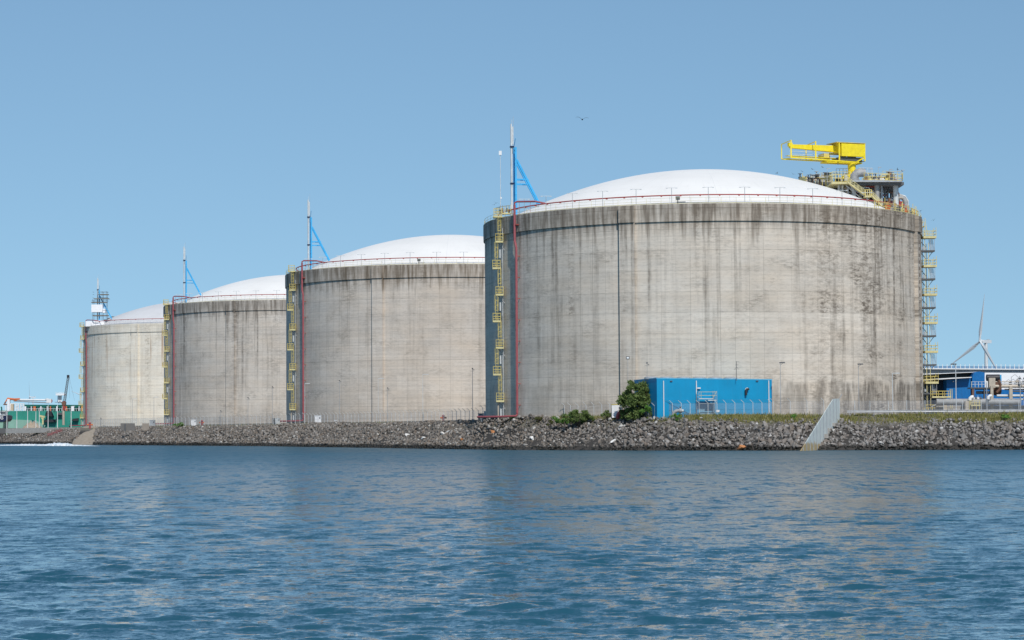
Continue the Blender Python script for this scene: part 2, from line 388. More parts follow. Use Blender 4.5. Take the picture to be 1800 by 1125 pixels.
# --- T shaped lamps round each dome
def make_rim_lamp():
    r = thing('dome_lamp', 'thin grey T shaped lamp post on the edge of a white tank dome', 'lamp post', group='T shaped lamps round the dome rims')
    MB().tube([V(0, 0, 0), V(0, 0, 3.0)], .05, 6).build('pole', M['grey'], r)
    MB().box(V(0, 0, 3.03), (2.0, .1, .07)).box(V(.85, 0, 2.98), (.35, .22, .1)).box(V(-.85, 0, 2.98), (.35, .22, .1)).build('crossarm', M['palegrey'], r)
    return r
RL = None
for i, (cx, cy) in enumerate(TANKS[:3]):
    lab = ['thin grey T shaped lamp post on the dome edge of the nearest tank', 'thin grey T shaped lamp post on the dome edge of the second tank', 'thin grey T shaped lamp post on the dome edge of the third tank'][i]
    for phi in range(-60, 42 if i == 0 else 5, 9):
        a = rad(phi + 3); rr = TANKR-1.0; loc = (cx + rr*math.sin(a), cy - rr*math.cos(a), RIM)
        if RL is None: RL = make_rim_lamp(); RL.location = loc; RL['label'] = lab
        else: dup(RL, None, loc, label=lab)

# --- red fire main running up each wall
def red_pipe(i, phi, label):
    cx, cy = TANKS[i]; a = rad(phi); rr = TANKR + .75
    ex = V(math.sin(a), -math.cos(a), 0); tx = V(math.cos(a), math.sin(a), 0)
    root = thing('fire_main', label, 'pipe', (cx + rr*ex.x, cy + rr*ex.y, BASE), 0, 'red fire mains up the tank walls')
    H = RIM - BASE; j = -tx*.35 + ex*.1
    pts = [V(0, 0, 1.0), V(0, 0, H-6.2), j*.5 + V(0, 0, H-5.5), j + V(0, 0, H-4.9), j + V(0, 0, H+1.9)]
    top = [j + V(0, 0, H+2.25), j - ex*.4 + tx*.2 + V(0, 0, H+2.5), j*.5 - ex*1.6 + tx*4.6 + V(0, 0, H+2.2), -ex*3.3 + tx*5 + V(0, 0, H+1.85)]
    MB().tube(pts, .24, 8).tube(pts[-1:] + top, .17, 8).build('riser', M['red'], root, True)
    for k in range(9):
        z = 2.5 + k*4.0
        if z < H-6.3: MB().box(V(0, 0, z) - ex*.3, (.16, .9, .1), a).build('bracket', M['redring'], root)
    MB().box(j + V(0, 0, H-1.9) - ex*.3, (1.3, .7, .14), a).build('bracket', M['redring'], root)
    MB().tube([V(0, 0, 1.2), V(0, 0, .7), -tx*0 + V(-.3, -.4, .45), V(-3.0, 0.6, .35), V(-7.5, 6.0, .35)], .2, 8).build('ground_pipe', M['red'], root, True)
    if i < 3:
        MB().bar(tx*1.2 + V(0, 0, H), tx*1.2 + V(0, 0, H+2.3), .04).build('support_post', M['redring'], root)
        MB().bar(tx*3.1 + V(0, 0, H+.3) - ex*1.2, tx*3.1 + V(0, 0, H+2.3) - ex*1.2, .04).build('support_post', M['redring'], root)
    return root
red_pipe(0, PH[0][1], 'red fire main up the nearest tank wall, right of its yellow ladder')
red_pipe(1, PH[1][1], 'red fire main up the second tank from the right')
red_pipe(2, PH[2][1], 'red fire main up the dark streaked third tank')
red_pipe(3, PH[3][1], 'red fire main up the farthest, palest tank')

# --- caged ladder columns, facing the camera side
def make_ladder():
    root = thing('ladder_tower', 'yellow caged ladder tower', 'ladder', group='yellow ladder towers up the tank walls')
    n = 8; z0 = 3.3; dz = 5.05
    for k in range(n):
        sgn = 1 if k % 2 == 0 else -1; x = .28*sgn; z = z0 + k*dz
        if k == n-1: z = RIM - BASE + .1; x = 0
        m = MB().box(V(x, 0, z), (1.5, 1.5, .34))
        if k == n-1: m.box(V(0, .6, z), (1.8, 2.4, .3))
        m.build('platform', M['pale_yellow'], root)
        m = MB()
        for hx in (-.72, .72):
            for hy in (-.7, .7): m.bar(V(x+hx, hy, z), V(x+hx, hy, z+1.6), .05)
        for hz in (.5, .95, 1.55):
            m.bar(V(x-.72, -.7, z+hz), V(x+.72, -.7, z+hz), .045); m.bar(V(x-.72, .7, z+hz), V(x+.72, .7, z+hz), .045)
            m.bar(V(x-.72, -.7, z+hz), V(x-.72, .7, z+hz), .045); m.bar(V(x+.72, -.7, z+hz), V(x+.72, .7, z+hz), .045)
        m.box(V(x-.73, 0, z+.75), (.06, 1.3, 1.2)); m.bar(V(x, -.7, z), V(x, -.7, z+1.5), .05)
        m.build('railing', M['yellow'], root)
        if sgn > 0 and k < n-1:
            MB().bar(V(x-.2, 0, z-.2), V(x+1.0, .6, z-1.6), .1).bar(V(.75, .5, z-.2), V(.75, .5, z-3.9), .06).bar(V(x-.1, .4, z-.2), V(x-.1, .4, z-1.2), .06).build('bracket', M['grey'], root)
            MB().box(V(x+.12, .5, z-2.2), (.25, .2, 1.6)).build('cable_tray', M['palegrey'], root)
        if k < n-1:
            zt = z0 + (k+1)*dz if k < n-2 else RIM - BASE
            lx = (.28 if sgn > 0 else -.3); m = MB()
            for e in (-.22, .22): m.bar(V(lx+e, -.1, z), V(lx+e, -.1, zt+.3), .045)
            q = z + .3
            while q < zt: m.bar(V(lx-.22, -.1, q), V(lx+.22, -.1, q), .022); q += .6
            # cage hoops
            q = z + 2.1
            while q < zt - .1:
                m.tube([V(lx-.3, -.1, q), V(lx-.36, -.5, q), V(lx-.16, -.8, q), V(lx+.16, -.8, q), V(lx+.36, -.5, q), V(lx+.3, -.1, q)], .045, 4); q += .95
            for e, f_ in ((-.36, -.5), (-.16, -.8), (.16, -.8), (.36, -.5)): m.bar(V(lx+e, f_, z+2.1), V(lx+e, f_, zt), .03)
            m.build('caged_ladder', M['yellow'], root)
    MB().bar(V(.9, .4, -.3), V(.9, .4, RIM-BASE-2), .055).build('conduit', M['palegrey'], root)
    MB().bar(V(-.1, 0, -.3), V(-.1, 0, 3.3), .16, 8).build('foot_post', M['sandpipe'], root)
    return root
LAD = None
for i, (phi, lab) in enumerate([(PH[0][0], 'yellow caged ladder tower on the left side of the nearest tank'), (PH[1][0], 'yellow caged ladder tower on the left side of the second tank, beside the third dome'),
                                (PH[2][0], 'yellow caged ladder tower on the dark streaked third tank'), (PH[3][0], 'yellow caged ladder tower on the left edge of the farthest tank')]):
    cx, cy = TANKS[i]; rr = TANKR + 1.35; a = rad(phi); loc = (cx + rr*math.sin(a), cy - rr*math.cos(a), BASE)
    if LAD is None: LAD = make_ladder(); LAD.location = loc; LAD['label'] = lab
    else: dup(LAD, None, loc, label=lab)

# --- lighting masts with blue braces
def make_mast():
    root = thing('antenna_mast', 'grey mast with blue brace', 'mast', group='masts with light blue braces on the tank rims')
    MB().tube([V(0, 0, -1.5), V(0, 0, 12.6)], .2, 10).build('pole', M['palegrey'], root, True)
    MB().box(V(-.05, 0, 14.5), (.26, .35, 4.0)).box(V(.25, .1, 14.3), (.22, .4, 3.4)).bar(V(.1, .1, 16), V(.12, .1, 17.4), .04).build('antenna_panel', M['palegrey'], root)
    MB().bar(V(.42, .1, 12), V(.42, .1, 18.0), .03).build('whip_aerial', M['grey'], root)
    MB().box(V(.1, 0, 12.1), (.75, .7, .3)).box(V(.15, 0, 11.4), (.2, .2, 1.3)).build('clamp', M['navy'], root); MB().box(V(.1, 0, 5.0), (.75, .6, .3)).build('clamp', M['navy'], root)
    m = MB()
    for y in (-.5, .9): m.box(V(.72, y, 5.3), (.34, .3, 13.4))
    for k in range(9):
        z = .2 + k*1.5; m.bar(V(.68, -.5 if k % 2 else .9, z), V(.68, .9 if k % 2 else -.5, z+1.5), .07)
    for y in (-.5, .9):
        m.tube([V(.9, y, 9.6), V(5.4, y*.8, 1.0)], .25, 4)
        m.bar(V(.8, y, 5.8), V(3.2, y, 5.8), .15); m.bar(V(.8, y, 4.9), V(3.5, y, 4.9), .12)
    m.build('brace', M['sky'], root)
    return root
MST = None
for i, lab in enumerate(['tall grey mast with light blue triangular brace on the rim of the nearest tank', 'grey mast with light blue brace on the rim of the second tank', 'grey mast with light blue brace on the rim of the dark third tank',
                         'mast wrapped in scaffolding and white sheeting on the farthest tank']):
    cx, cy = TANKS[i]; a = rad(PH[i][2]); rr = TANKR-2.6
    loc = (cx + rr*math.sin(a) + .1, cy - rr*math.cos(a), RIM + 1.9)
    if MST is None: MST = make_mast(); MST.location = loc; MST['label'] = lab; MST.rotation_euler = (0, 0, rad(12))
    else: o = dup(MST, None, loc, label=lab)
# scaffold round the last mast
b = Vector(loc)
root = thing('scaffold', 'grey scaffold with board decks and white sheeting round the farthest mast', 'scaffold', loc)
m = MB()
for x in (-1.6, .3, 2.0, 3.6):
    for y in (-1.3, 1.3): m.bar(V(x, y, -1.6), V(x, y, 11.4 if x > 0 else 8.5), .07)
for z in (2.3, 4.2, 7.8, 9.0, 10.3, 11.2):
    for y in (-1.3, 1.3): m.bar(V(-2.0 if z < 8 else .5, y, z), V(4.1, y, z), .06)
    for x in (-1.6, .3, 2.0, 3.6): m.bar(V(x, -1.3, z), V(x, 1.3, z), .06)
m.build('frame', M['darkgrey'], root)
for z, x0, x1 in ((7.2, -2.2, 3.6), (8.6, -1.2, 4.4), (10.2, .9, 4.2), (2.1, -1.6, 4.2)): MB().box(V((x0+x1)/2, 0, z), (x1-x0, 3, .22)).build('board_deck', M['wood'], root)
MB().box(V(.05, 0, 4.9), (4.2, 3.2, 2.9)).build('sheeting', M['creamwhite'], root)
MB().box(V(2.7, .2, 4.0), (.9, 2.9, 1.6)).build('sheeting', M['creamwhite'], root)
MB().box(V(-2.3, 0, -1.0), (4.0, 3, 2.0)).box(V(1.2, 0, -.9), (3.2, 3, 2.3)).build('sheeting', M['creamwhite'], root)
# camera pole on the nearest tank
p = P(880, 372, 436)
root = thing('camera_pole', 'thin grey pole with a small white camera box, left of the tallest mast', 'pole', (p.x, p.y, RIM))
MB().tube([V(0, 0, 0), V(0, 0, 13.3)], .07, 6, r2=.05).build('pole', M['palegrey'], root)
MB().box(V(0, 0, 13.5), (.55, .5, .8)).box(V(.1, 0, 4.7), (.3, .2, .3)).build('camera_box', M['white'], root)

# ------------------------------------------------------------------ shoreline, ground
SHpx = [(0, 779.8), (200, 782.3), (464, 784.3), (700, 787.9), (900, 791), (1100, 792), (1380, 792), (1500, 791.3), (1800, 790.2)]
SH = [PZ(x, y, 0) for x, y in SHpx]; SH = [(p.x, p.y) for p in SH]
SH = [(-900, 1010), (-420, 860), (-240, 775)] + SH + [(150, 352), (400, 345), (1600, 330)]
SHa = np.array(SH)
def shore_d(X, Y):
    """distance inland from the waterline (negative over the water)"""
    X = np.asarray(X, float); Y = np.asarray(Y, float); best = np.full(X.shape, 1e9)
    for (x0, y0), (x1, y1) in zip(SH[:-1], SH[1:]):
        dx, dy = x1-x0, y1-y0; L2 = dx*dx+dy*dy
        t = np.clip(((X-x0)*dx+(Y-y0)*dy)/L2, 0, 1); best = np.minimum(best, np.hypot(X-x0-t*dx, Y-y0-t*dy))
    ys = np.interp(X, SHa[:, 0], SHa[:, 1])
    return np.where(Y >= ys, best, -best)
def crest_d(X): return np.interp(X, [0, 13, 32, 48], [11, 9, 9, 11])
def ground_z(X, Y):
    d = shore_d(X, Y); X = np.asarray(X, float)
    zc = np.interp(X, [-160, -95, -45, 0, 30, 55, 120], [4.15, 4.75, 5.05, 5.1, 4.95, 4.6, 4.6])
    pl = np.interp(X, [-230, -120, -60, 0], [4.6, 5.5, 5.74, 5.74])
    dc = crest_d(X); de = np.interp(X, [-60, 0, 15, 30, 48], [26, 20, 10.8, 10.8, 16])
    z = np.where(d < 0, np.maximum(d*.5, -3), np.where(d < dc, d/dc*zc, zc + (pl-zc)*np.clip((d-dc)/(de-dc), 0, 1)))
    for tx_, ty_ in TANKS: z = np.where(d > 3, np.maximum(z, pl - np.maximum(0, np.hypot(X-tx_, Y-ty_)-44.2)*1.1), z)
    return z
def gz(x, y): return float(ground_z(np.array([x]), np.array([y]))[0])
_HY = np.arange(335, 900, .5)
def hit(px, py, lift=0.0):
    """where the sight line through a photo pixel meets the ground"""
    a, b = P(px, py, 100), P(px, py, 200); k = (_HY-100)/100
    X = a.x+(b.x-a.x)*k; Z = a.z+(b.z-a.z)*k; G = ground_z(X, _HY)
    i = np.nonzero(Z < G+lift)[0]
    i = int(i[0]) if len(i) else int(np.argmin(Z-G)); return Vector((X[i], _HY[i], G[i]))
def footd(px, d):
    """ground point d metres inland of the waterline on the sight line through photo column px"""
    a, b = P(px, 745, 100), P(px, 745, 200); X = a.x+(b.x-a.x)*(_HY-100)/100; D = shore_d(X, _HY); i = int(np.argmax(D >= d)); return Vector((X[i], _HY[i], gz(X[i], _HY[i])))
def shore_pt(s_x, d):
    """point d metres inland of the waterline, starting from the waterline point with x = s_x"""
    i = int(np.clip(np.searchsorted(SHa[:, 0], s_x) - 1, 0, len(SH)-2)); (x0, y0), (x1, y1) = SH[i], SH[i+1]
    t = (s_x-x0)/(x1-x0); L = math.hypot(x1-x0, y1-y0); nx, ny = -(y1-y0)/L, (x1-x0)/L
    return x0+t*(x1-x0)+nx*d, y0+t*(y1-y0)+ny*d
t = NT('ground_soil'); g = t.n('ShaderNodeNewGeometry').outputs['Position']; sp = t.n('ShaderNodeSeparateXYZ', {0: g})
n1 = t.noise(g, .15, 5, .6); n2 = t.noise(g, 2.5, 4, .65)
c = t.mix(t.ramp(n1, .4, .6), (.2, .18, .15), (.14, .125, .1)); c = t.mix(t.ramp(n2, .45, .7, 0, .6), c, (.1, .105, .05))
c = t.mix(t.ramp(sp.outputs[2], 4.4, 3.6), c, (.055, .05, .045))
t.pbr(c, .95, 0, .2, t.n('ShaderNodeBump', {'Height': n2, 'Strength': .6, 'Distance': .2}).outputs[0]); GROUND = t.m
xs = np.unique(np.concatenate([np.arange(-900, -300, 25), np.arange(-300, 180, 3.0), np.arange(180, 420, 20), np.arange(420, 1601, 100)]))
ys = np.unique(np.concatenate([np.arange(325, 480, 2.5), np.arange(480, 760, 4), np.arange(760, 1020, 12), np.arange(1020, 3000, 120), [4000, 6000, 9000, 15000]]))
GX, GY = np.meshgrid(xs, ys); GZ = ground_z(GX, GY)
basin = ((GX < -60) & (GY > 938)) & (GY < 1500) | ((GX < -182) & (GY > 842 + (-182-GX)*.28)) & (GY < 1500)
GZ = np.where(basin, -3.0, GZ)
nv = np.stack([GX.ravel(), GY.ravel(), GZ.ravel()], 1); ny_, nx_ = GX.shape
idx = np.arange(nx_*ny_).reshape(ny_, nx_)
q = np.stack([idx[:-1, :-1], idx[:-1, 1:], idx[1:, 1:], idx[1:, :-1]], -1).reshape(-1, 4)
q = q[nv[q, 2].max(1) > -2.9]
tag(np_mesh('ground', nv, q, GROUND, True), kind='structure')

# ------------------------------------------------------------------ water
t = NT('sea_water'); g = t.n('ShaderNodeNewGeometry').outputs['Position']
mp = t.n('ShaderNodeMapping', {'Vector': g, 'Scale': (.95, 1.3, 1.0), 'Rotation': (0, 0, .12)}).outputs[0]
dist = t.n('ShaderNodeVectorMath', {0: g}, operation='LENGTH').outputs['Value']
gust = t.ramp(t.noise(t.n('ShaderNodeMapping', {'Vector': g, 'Scale': (.35, 1, 1)}).outputs[0], .03, 3), .35, .65, .75, 1.25)
def slopes(scale, detail, off):
    c = t.n('ShaderNodeTexNoise', {'Vector': t.n('ShaderNodeVectorMath', {0: mp, 1: (off, 0, 0)}, operation='ADD').outputs[0], 'Scale': scale, 'Detail': detail, 'Roughness': .62}).outputs['Color']
    return t.n('ShaderNodeVectorMath', {0: c, 1: (.5, .5, .5)}, operation='SUBTRACT').outputs[0]
def vscale(v, k): return t.n('ShaderNodeVectorMath', {0: v, 'Scale': k}, operation='SCALE').outputs[0]
def vadd(a, b_): return t.n('ShaderNodeVectorMath', {0: a, 1: b_}, operation='ADD').outputs[0]
sl_ = vadd(vscale(slopes(3.6, 4, 0), t.math('MULTIPLY', gust, .85)), vscale(slopes(.8, 2, 40), t.ramp(dist, 60, 150, .25, .7)))
sl_ = vadd(sl_, vscale(slopes(10.0, 3, 20), t.ramp(dist, 50, 120, .6, .2)))
sl_ = vadd(sl_, vscale(slopes(.12, 2, 90), t.ramp(dist, 70, 200, .05, .5)))
mp = t.n('ShaderNodeMapping', {'Vector': g, 'Scale': (1.7, .24, 1.0), 'Rotation': (0, 0, .05)}).outputs[0]
sl_ = vadd(sl_, vscale(slopes(.9, 3, 13), t.ramp(dist, 60, 160, .0, .9)))
sl_ = t.n('ShaderNodeVectorMath', {0: sl_, 1: (.8, 1.0, 0)}, operation='MULTIPLY').outputs[0]
bp = t.n('ShaderNodeVectorMath', {0: vadd(t.n('ShaderNodeNewGeometry').outputs['Normal'], sl_)}, operation='NORMALIZE').outputs[0]
deep = t.mix(t.ramp(t.noise(g, .02, 3), .35, .65), (.013, .072, .108), (.019, .088, .13))
t.pbr(deep, t.ramp(dist, 40, 340, .04, .36), 0, .5, bp, IOR=1.333); WATER = t.m
def steps(segs):
    out = [segs[0][0]]
    for a, b_, st in segs: out += list(np.arange(a+st, b_+1e-6, st))
    return np.array(out)
wy = np.concatenate([[-3000, -800, -200, -60, -10, 8, 18, 25], steps([(30, 62, .13), (62.2, 110, .24), (110.5, 200, .55)]), steps([(202, 420, 3.5)]), np.geomspace(440, 50000, 40)])
wy = np.unique(wy)
wu = np.concatenate([[-2.5, -1.2, -.7, -.5], np.linspace(-.36, .36, 1000), [.5, .7, 1.2, 2.5]])
UU, YY = np.meshgrid(wu, wy); XX = UU*(np.maximum(YY, 0)*.78 + 30); XX = np.where(np.abs(UU) > .37, UU*(np.abs(YY)+600), XX)
ZZ = np.zeros_like(XX); DX = np.zeros_like(XX); DY = np.zeros_like(XX)
nearm = (YY > 24) & (YY < 205) & (np.abs(UU) <= .37)
xa, ya = XX[nearm], YY[nearm]; za = np.zeros_like(xa); dxa = np.zeros_like(xa); dya = np.zeros_like(xa)
stepy = np.interp(ya, [30, 62, 110, 200], [.13, .2, .4, .6]); stepx = (ya*.78+30)*.00072
for k in range(110):
    lam = .32 * (2.6/.32) ** (RNG.random()**1.2); kk = 2*math.pi/lam
    th = RNG.normal(0, .62) - .16; dxk, dyk = math.sin(th), -math.cos(th)
    amp = .0042 * lam * (1.0 if lam < 1.2 else (1.2/lam)**.6); ph = RNG.random()*6.28
    fade = np.clip((lam*abs(dyk)+.15)/stepy/3.2 - .6, 0, 1) * np.clip((lam/max(abs(dxk), .15))/stepx/3 - .6, 0, 1)
    w = kk*(xa*dxk+ya*dyk)+ph; s_, c_ = np.sin(w), np.cos(w)
    za += amp*fade*s_; dxa += dxk*amp*fade*c_*.9; dya += dyk*amp*fade*c_*.9
pat = np.ones_like(xa)
for k in range(14):
    lam = RNG.uniform(7, 40); th = RNG.uniform(0, 6.28); pat += .11*np.sin(2*math.pi/lam*(xa*math.sin(th)*.6+ya*math.cos(th))+RNG.random()*6.28)
edge = np.clip((ya-26)/6, 0, 1)*np.clip((200-ya)/40, 0, 1)*np.clip(pat, .35, 1.8)
ZZ[nearm] = za*edge; DX[nearm] = dxa*edge; DY[nearm] = dya*edge
nv = np.stack([(XX+DX).ravel(), (YY+DY).ravel(), ZZ.ravel()], 1); r_, c_ = XX.shape; idx = np.arange(r_*c_).reshape(r_, c_)
q = np.stack([idx[:-1, :-1], idx[:-1, 1:], idx[1:, 1:], idx[1:, :-1]], -1).reshape(-1, 4)
tag(np_mesh('water', nv, q, WATER, True), kind='structure')

# ------------------------------------------------------------------ rubble bank
t = NT('quarry_stone'); ge = t.n('ShaderNodeNewGeometry'); g = ge.outputs['Position']; ri = ge.outputs['Random Per Island']; sp = t.n('ShaderNodeSeparateXYZ', {0: g})
cr = t.n('ShaderNodeValToRGB', {0: ri}); el = cr.color_ramp.elements
cols = [(0, (.095, .085, .075)), (.22, (.15, .135, .12)), (.45, (.205, .187, .168)), (.58, (.18, .138, .106)), (.7, (.265, .247, .226)), (.84, (.23, .19, .155)), (.955, (.35, .33, .305)), (1, (.5, .48, .44))]
el[0].position, el[0].color = 0, (*cols[0][1], 1); el[1].position, el[1].color = 1, (*cols[-1][1], 1)
for p_, c_ in cols[1:-1]: e = el.new(p_); e.color = (*c_, 1)
# greyer and paler stone towards the newer right hand stretch
rgt = t.ramp(sp.outputs[0], 5, 50); base = t.mix(t.math('MULTIPLY', rgt, .6), cr.outputs[0], t.hsv(cr.outputs[0], sa=.5, v=1.35))
nn1 = t.noise(g, 5, 5, .65); base = t.mix(t.ramp(nn1, .4, .7, 0, .4), base, (.08, .072, .06))
lich = t.noise(g, .35, 4, .6); base = t.mix(t.ramp(lich, .58, .75, 0, .35), base, (.17, .12, .07))
wet = t.ramp(t.math('ADD', sp.outputs[2], t.ramp(t.noise(g, .5, 3), .3, .7, -.25, .25)), .95, .55)
base = t.mix(wet, base, (.018, .017, .013))
t.pbr(base, t.ramp(wet, 0, 1, .9, .45), 0, .3, t.n('ShaderNodeBump', {'Height': nn1, 'Strength': .5, 'Distance': .08}).outputs[0]); STONE = t.m
variants = []
for k in range(14):
    bm = bmesh.new(); rr = random.Random(k)
    for j in range(13):
        v = Vector((rr.gauss(0, 1), rr.gauss(0, 1), rr.gauss(0, 1))).normalized() * rr.uniform(.8, 1.1)
        bm.verts.new((v.x*1.15, v.y*.9, v.z*.72))
    bmesh.ops.convex_hull(bm, input=bm.verts); lo = [v for v in bm.verts if not v.link_faces]; bmesh.ops.delete(bm, geom=lo, context='VERTS')
    bmesh.ops.triangulate(bm, faces=bm.faces); bm.verts.index_update()
    variants.append((np.array([v.co[:] for v in bm.verts]), np.array([[v.index for v in f.verts] for f in bm.faces]))); bm.free()
def scatter(name, cx, cy, cz, size, mat):
    n = len(cx); which = RNG.integers(0, len(variants), n); VS, FS = [], []; off = 0
    for k, (vv, ff) in enumerate(variants):
        ids = np.nonzero(which == k)[0]
        if not len(ids): continue
        qn = RNG.normal(size=(len(ids), 4)); qn /= np.linalg.norm(qn, axis=1)[:, None]; w, x, y, z = qn.T
        R = np.stack([1-2*(y*y+z*z), 2*(x*y-z*w), 2*(x*z+y*w), 2*(x*y+z*w), 1-2*(x*x+z*z), 2*(y*z-x*w), 2*(x*z-y*w), 2*(y*z+x*w), 1-2*(x*x+y*y)], 1).reshape(-1, 3, 3)
        pts = np.einsum('nij,vj->nvi', R, vv)*size[ids][:, None, None] + np.stack([cx[ids], cy[ids], cz[ids]], 1)[:, None, :]
        VS.append(pts.reshape(-1, 3)); m_ = len(vv)
        FS.append((ff[None] + (np.arange(len(ids))*m_)[:, None, None] + off).reshape(-1, 3)); off += len(ids)*m_
    return np_mesh(name, np.concatenate(VS), np.concatenate(FS), mat)
def bank_points(x_lo, x_hi, y_lo, y_hi, dens, d0, d1):
    n = int((x_hi-x_lo)*(y_hi-y_lo)*dens); X = RNG.uniform(x_lo, x_hi, n); Y = RNG.uniform(y_lo, y_hi, n); D = shore_d(X, Y); k = (D > d0) & (D < d1)
    return X[k], Y[k], D[k]
RA = PZ(150, 781.5, 0); RB = PZ(205, 757, 4.5)          # foot and head of the sandy ramp
def on_ramp(X, Y):
    ax, ay, bx, by = RA.x, RA.y, RB.x, RB.y; dx, dy = bx-ax, by-ay; L = math.hypot(dx, dy)
    return (np.abs((X-ax)*dy-(Y-ay)*dx)/L < 2.4 + 0*X)
Xr, Yr, Dr = bank_points(0, 125, 338, 425, 5.0, -1.2, 14); keep = Dr*11/crest_d(Xr) < 11.5 + RNG.normal(0, .8, len(Xr)) + np.interp(Xr, [0, 20, 60], [.8, 0, -.8])
Xr, Yr, Dr = Xr[keep], Yr[keep], Dr[keep]; Sr = RNG.gamma(7, .038, len(Xr)); Sr = np.clip(Sr, .12, .58)
Xl, Yl, Dl = bank_points(-250, 0, 395, 830, 4.6, -.8, 13.5); keep = (Dl < 12.2 + RNG.normal(0, .5, len(Xl))) & ~on_ramp(Xl, Yl) & (Dl < 13)
Xl, Yl, Dl = Xl[keep], Yl[keep], Dl[keep]; Sl = np.clip(RNG.gamma(8, .036, len(Xl)), .12, .5)
X_, Y_, S_ = np.concatenate([Xr, Xl]), np.concatenate([Yr, Yl]), np.concatenate([Sr, Sl])
Z_ = ground_z(X_, Y_) + .12*S_ + RNG.uniform(-.05, .12, len(X_)) + .25*np.sin(X_*.31+1)*np.sin(Y_*.23)
ro = scatter('rubble_bank', X_, Y_, Z_, S_, STONE)
tag(ro, 'bank of countless small broken grey and brown stones sloping down to the water', 'rock', kind='stuff')
# larger boulders, each its own object
BG = 'large boulders in the bank'
bould = []
for k, (vv, ff) in enumerate(variants):
    me = bpy.data.meshes.new('boulder'); me.from_pydata([tuple(v) for v in vv], [], [tuple(int(i) for i in f) for f in ff]); me.materials.append(STONE); me.update(); bould.append(me)
rb = random.Random(5)
for k in range(230):
    x, y = shore_pt(rb.uniform(14, 96), rb.uniform(.6, 9.0)); s_ = rb.uniform(.45, .64)
    o = link('boulder', bould[k % 14]); o.location = (x, y, gz(x, y)+.22); o.scale = (s_*rb.uniform(.85, 1.3), s_, s_*rb.uniform(.8, 1.1)); o.rotation_euler = (rb.uniform(0, 6), rb.uniform(0, 6), rb.uniform(0, 6))
    tag(o, 'large angular grey boulder in the rubble bank right of the bushy tree', 'boulder', BG)
WST = paint('bleached_stone', (.72, .7, .66), .85, var=.1); OST = paint('orange_brick_rubble', (.5, .21, .08), .9)
for px, py, s_, m_, lab in [(716, 765, .9, WST, 'bright white upright stone on the bank below the second tank'), (744, 769.5, .6, WST, 'white stone just right of the upright white one on the bank'), (779, 762, .8, WST, 'flat white stone on the bank, left of the nearest tank'),
                            (788, 758.5, .5, WST, 'small white stone highest on the bank left of the nearest tank'), (935, 771, .65, WST, 'white pointed stone on the bank left of the green shrubs'), (1078, 775, .7, WST, 'white stone low on the bank below the bushy tree'),
                            (812, 774, .8, OST, 'orange broken slab near the waterline below the second tank'), (866, 760, .7, OST, 'orange stone high on the bank under the nearest tank ladder'), (1303, 787, 1.0, OST, 'pale orange slab at the waterline below the blue building')]:
    p = hit(px, py, .4); p.z += .35
    me = bould[px % 13].copy(); me.materials.clear(); me.materials.append(m_)
    o = link('boulder', me); o.location = p; o.scale = (s_*.9, s_*.6, s_*.7); o.rotation_euler = (.4, .5, px); tag(o, lab, 'boulder')
# sandy ramp
t = NT('sand_gravel'); g = t.n('ShaderNodeNewGeometry').outputs['Position']; n1 = t.noise(g, 1.2, 6, .65)
t.pbr(t.mix(t.ramp(n1, .35, .65), (.3, .24, .18), (.42, .36, .28)), .95, 0, .2, t.n('ShaderNodeBump', {'Height': n1, 'Strength': .6, 'Distance': .15}).outputs[0]); SAND = t.m
dx, dy = RB.x-RA.x, RB.y-RA.y; L = math.hypot(dx, dy); px_, py_ = dy/L, -dx/L; vs, fs = [], []
nn, mm = 30, 9
for i in range(nn+1):
    for j in range(mm+1):
        tt = -.06 + i/nn*1.15; e = (j/mm-.5)*2*(3.6 + .5*math.sin(i*1.3+j)); x, y = RA.x+dx*tt+px_*e, RA.y+dy*tt+py_*e
        vs.append((x, y, gz(x, y) + .34*(1-abs(j/mm-.5)*2)**.3 + .1*math.sin(i*.9+j*1.7) - (.25 if j in (0, mm) else 0)))
for i in range(nn):
    for j in range(mm): a = i*(mm+1)+j; fs.append((a, a+mm+1, a+mm+2, a+1))
tag(np_mesh('ramp', vs, fs, SAND, True), kind='structure')
MB().tube([V(RA.x+px_*3.4+dx*k*.1, RA.y+py_*3.4+dy*k*.1, gz(RA.x+px_*3.4+dx*k*.1, RA.y+py_*3.4+dy*k*.1)+.45) for k in range(1, 11)], .35, 6).build('kerb', M['concrete'])
tag(bpy.data.objects['kerb'], kind='structure')
# foam of a breaking wash along the left bank
t = NT('sea_foam'); g = t.n('ShaderNodeNewGeometry').outputs['Position']; t.pbr(t.mix(t.ramp(t.noise(g, .8, 4), .4, .7), (.82, .85, .87), (.5, .62, .7)), .7, 0, .3); FOAM = t.m
vs, fs = [], []; nn, mm = 260, 8; fx0, fx1 = PZ(-60, 783, 0), PZ(172, 784, 0)
for i in range(nn+1):
    tt = i/nn; xx, yy = fx0.x+(fx1.x-fx0.x)*tt, fx0.y+(fx1.y-fx0.y)*tt
    px_i = -60 + 232*tt; hgt = .18 + .55*math.exp(-((px_i-112)/22)**2) + .28*math.exp(-((px_i-60)/35)**2); hgt *= .6 + .6*random.random(); hgt *= min(1, (1-tt)*12)
    for j in range(mm+1):
        e = (j/mm-.5)*2; wd = (3.5 + 2*random.random())*(1 if e > 0 else .9)
        vs.append((xx - .4*e*wd, yy + e*wd, .02 + hgt*max(0, 1-e*e)*(.7+.5*random.random()) - (.1 if abs(e) == 1 else 0)))
for i in range(nn):
    for j in range(mm): a = i*(mm+1)+j; fs.append((a, a+mm+1, a+mm+2, a+1))
tag(np_mesh('foam', vs, fs, FOAM), 'line of white foam along the foot of the left bank', 'foam', kind='stuff')

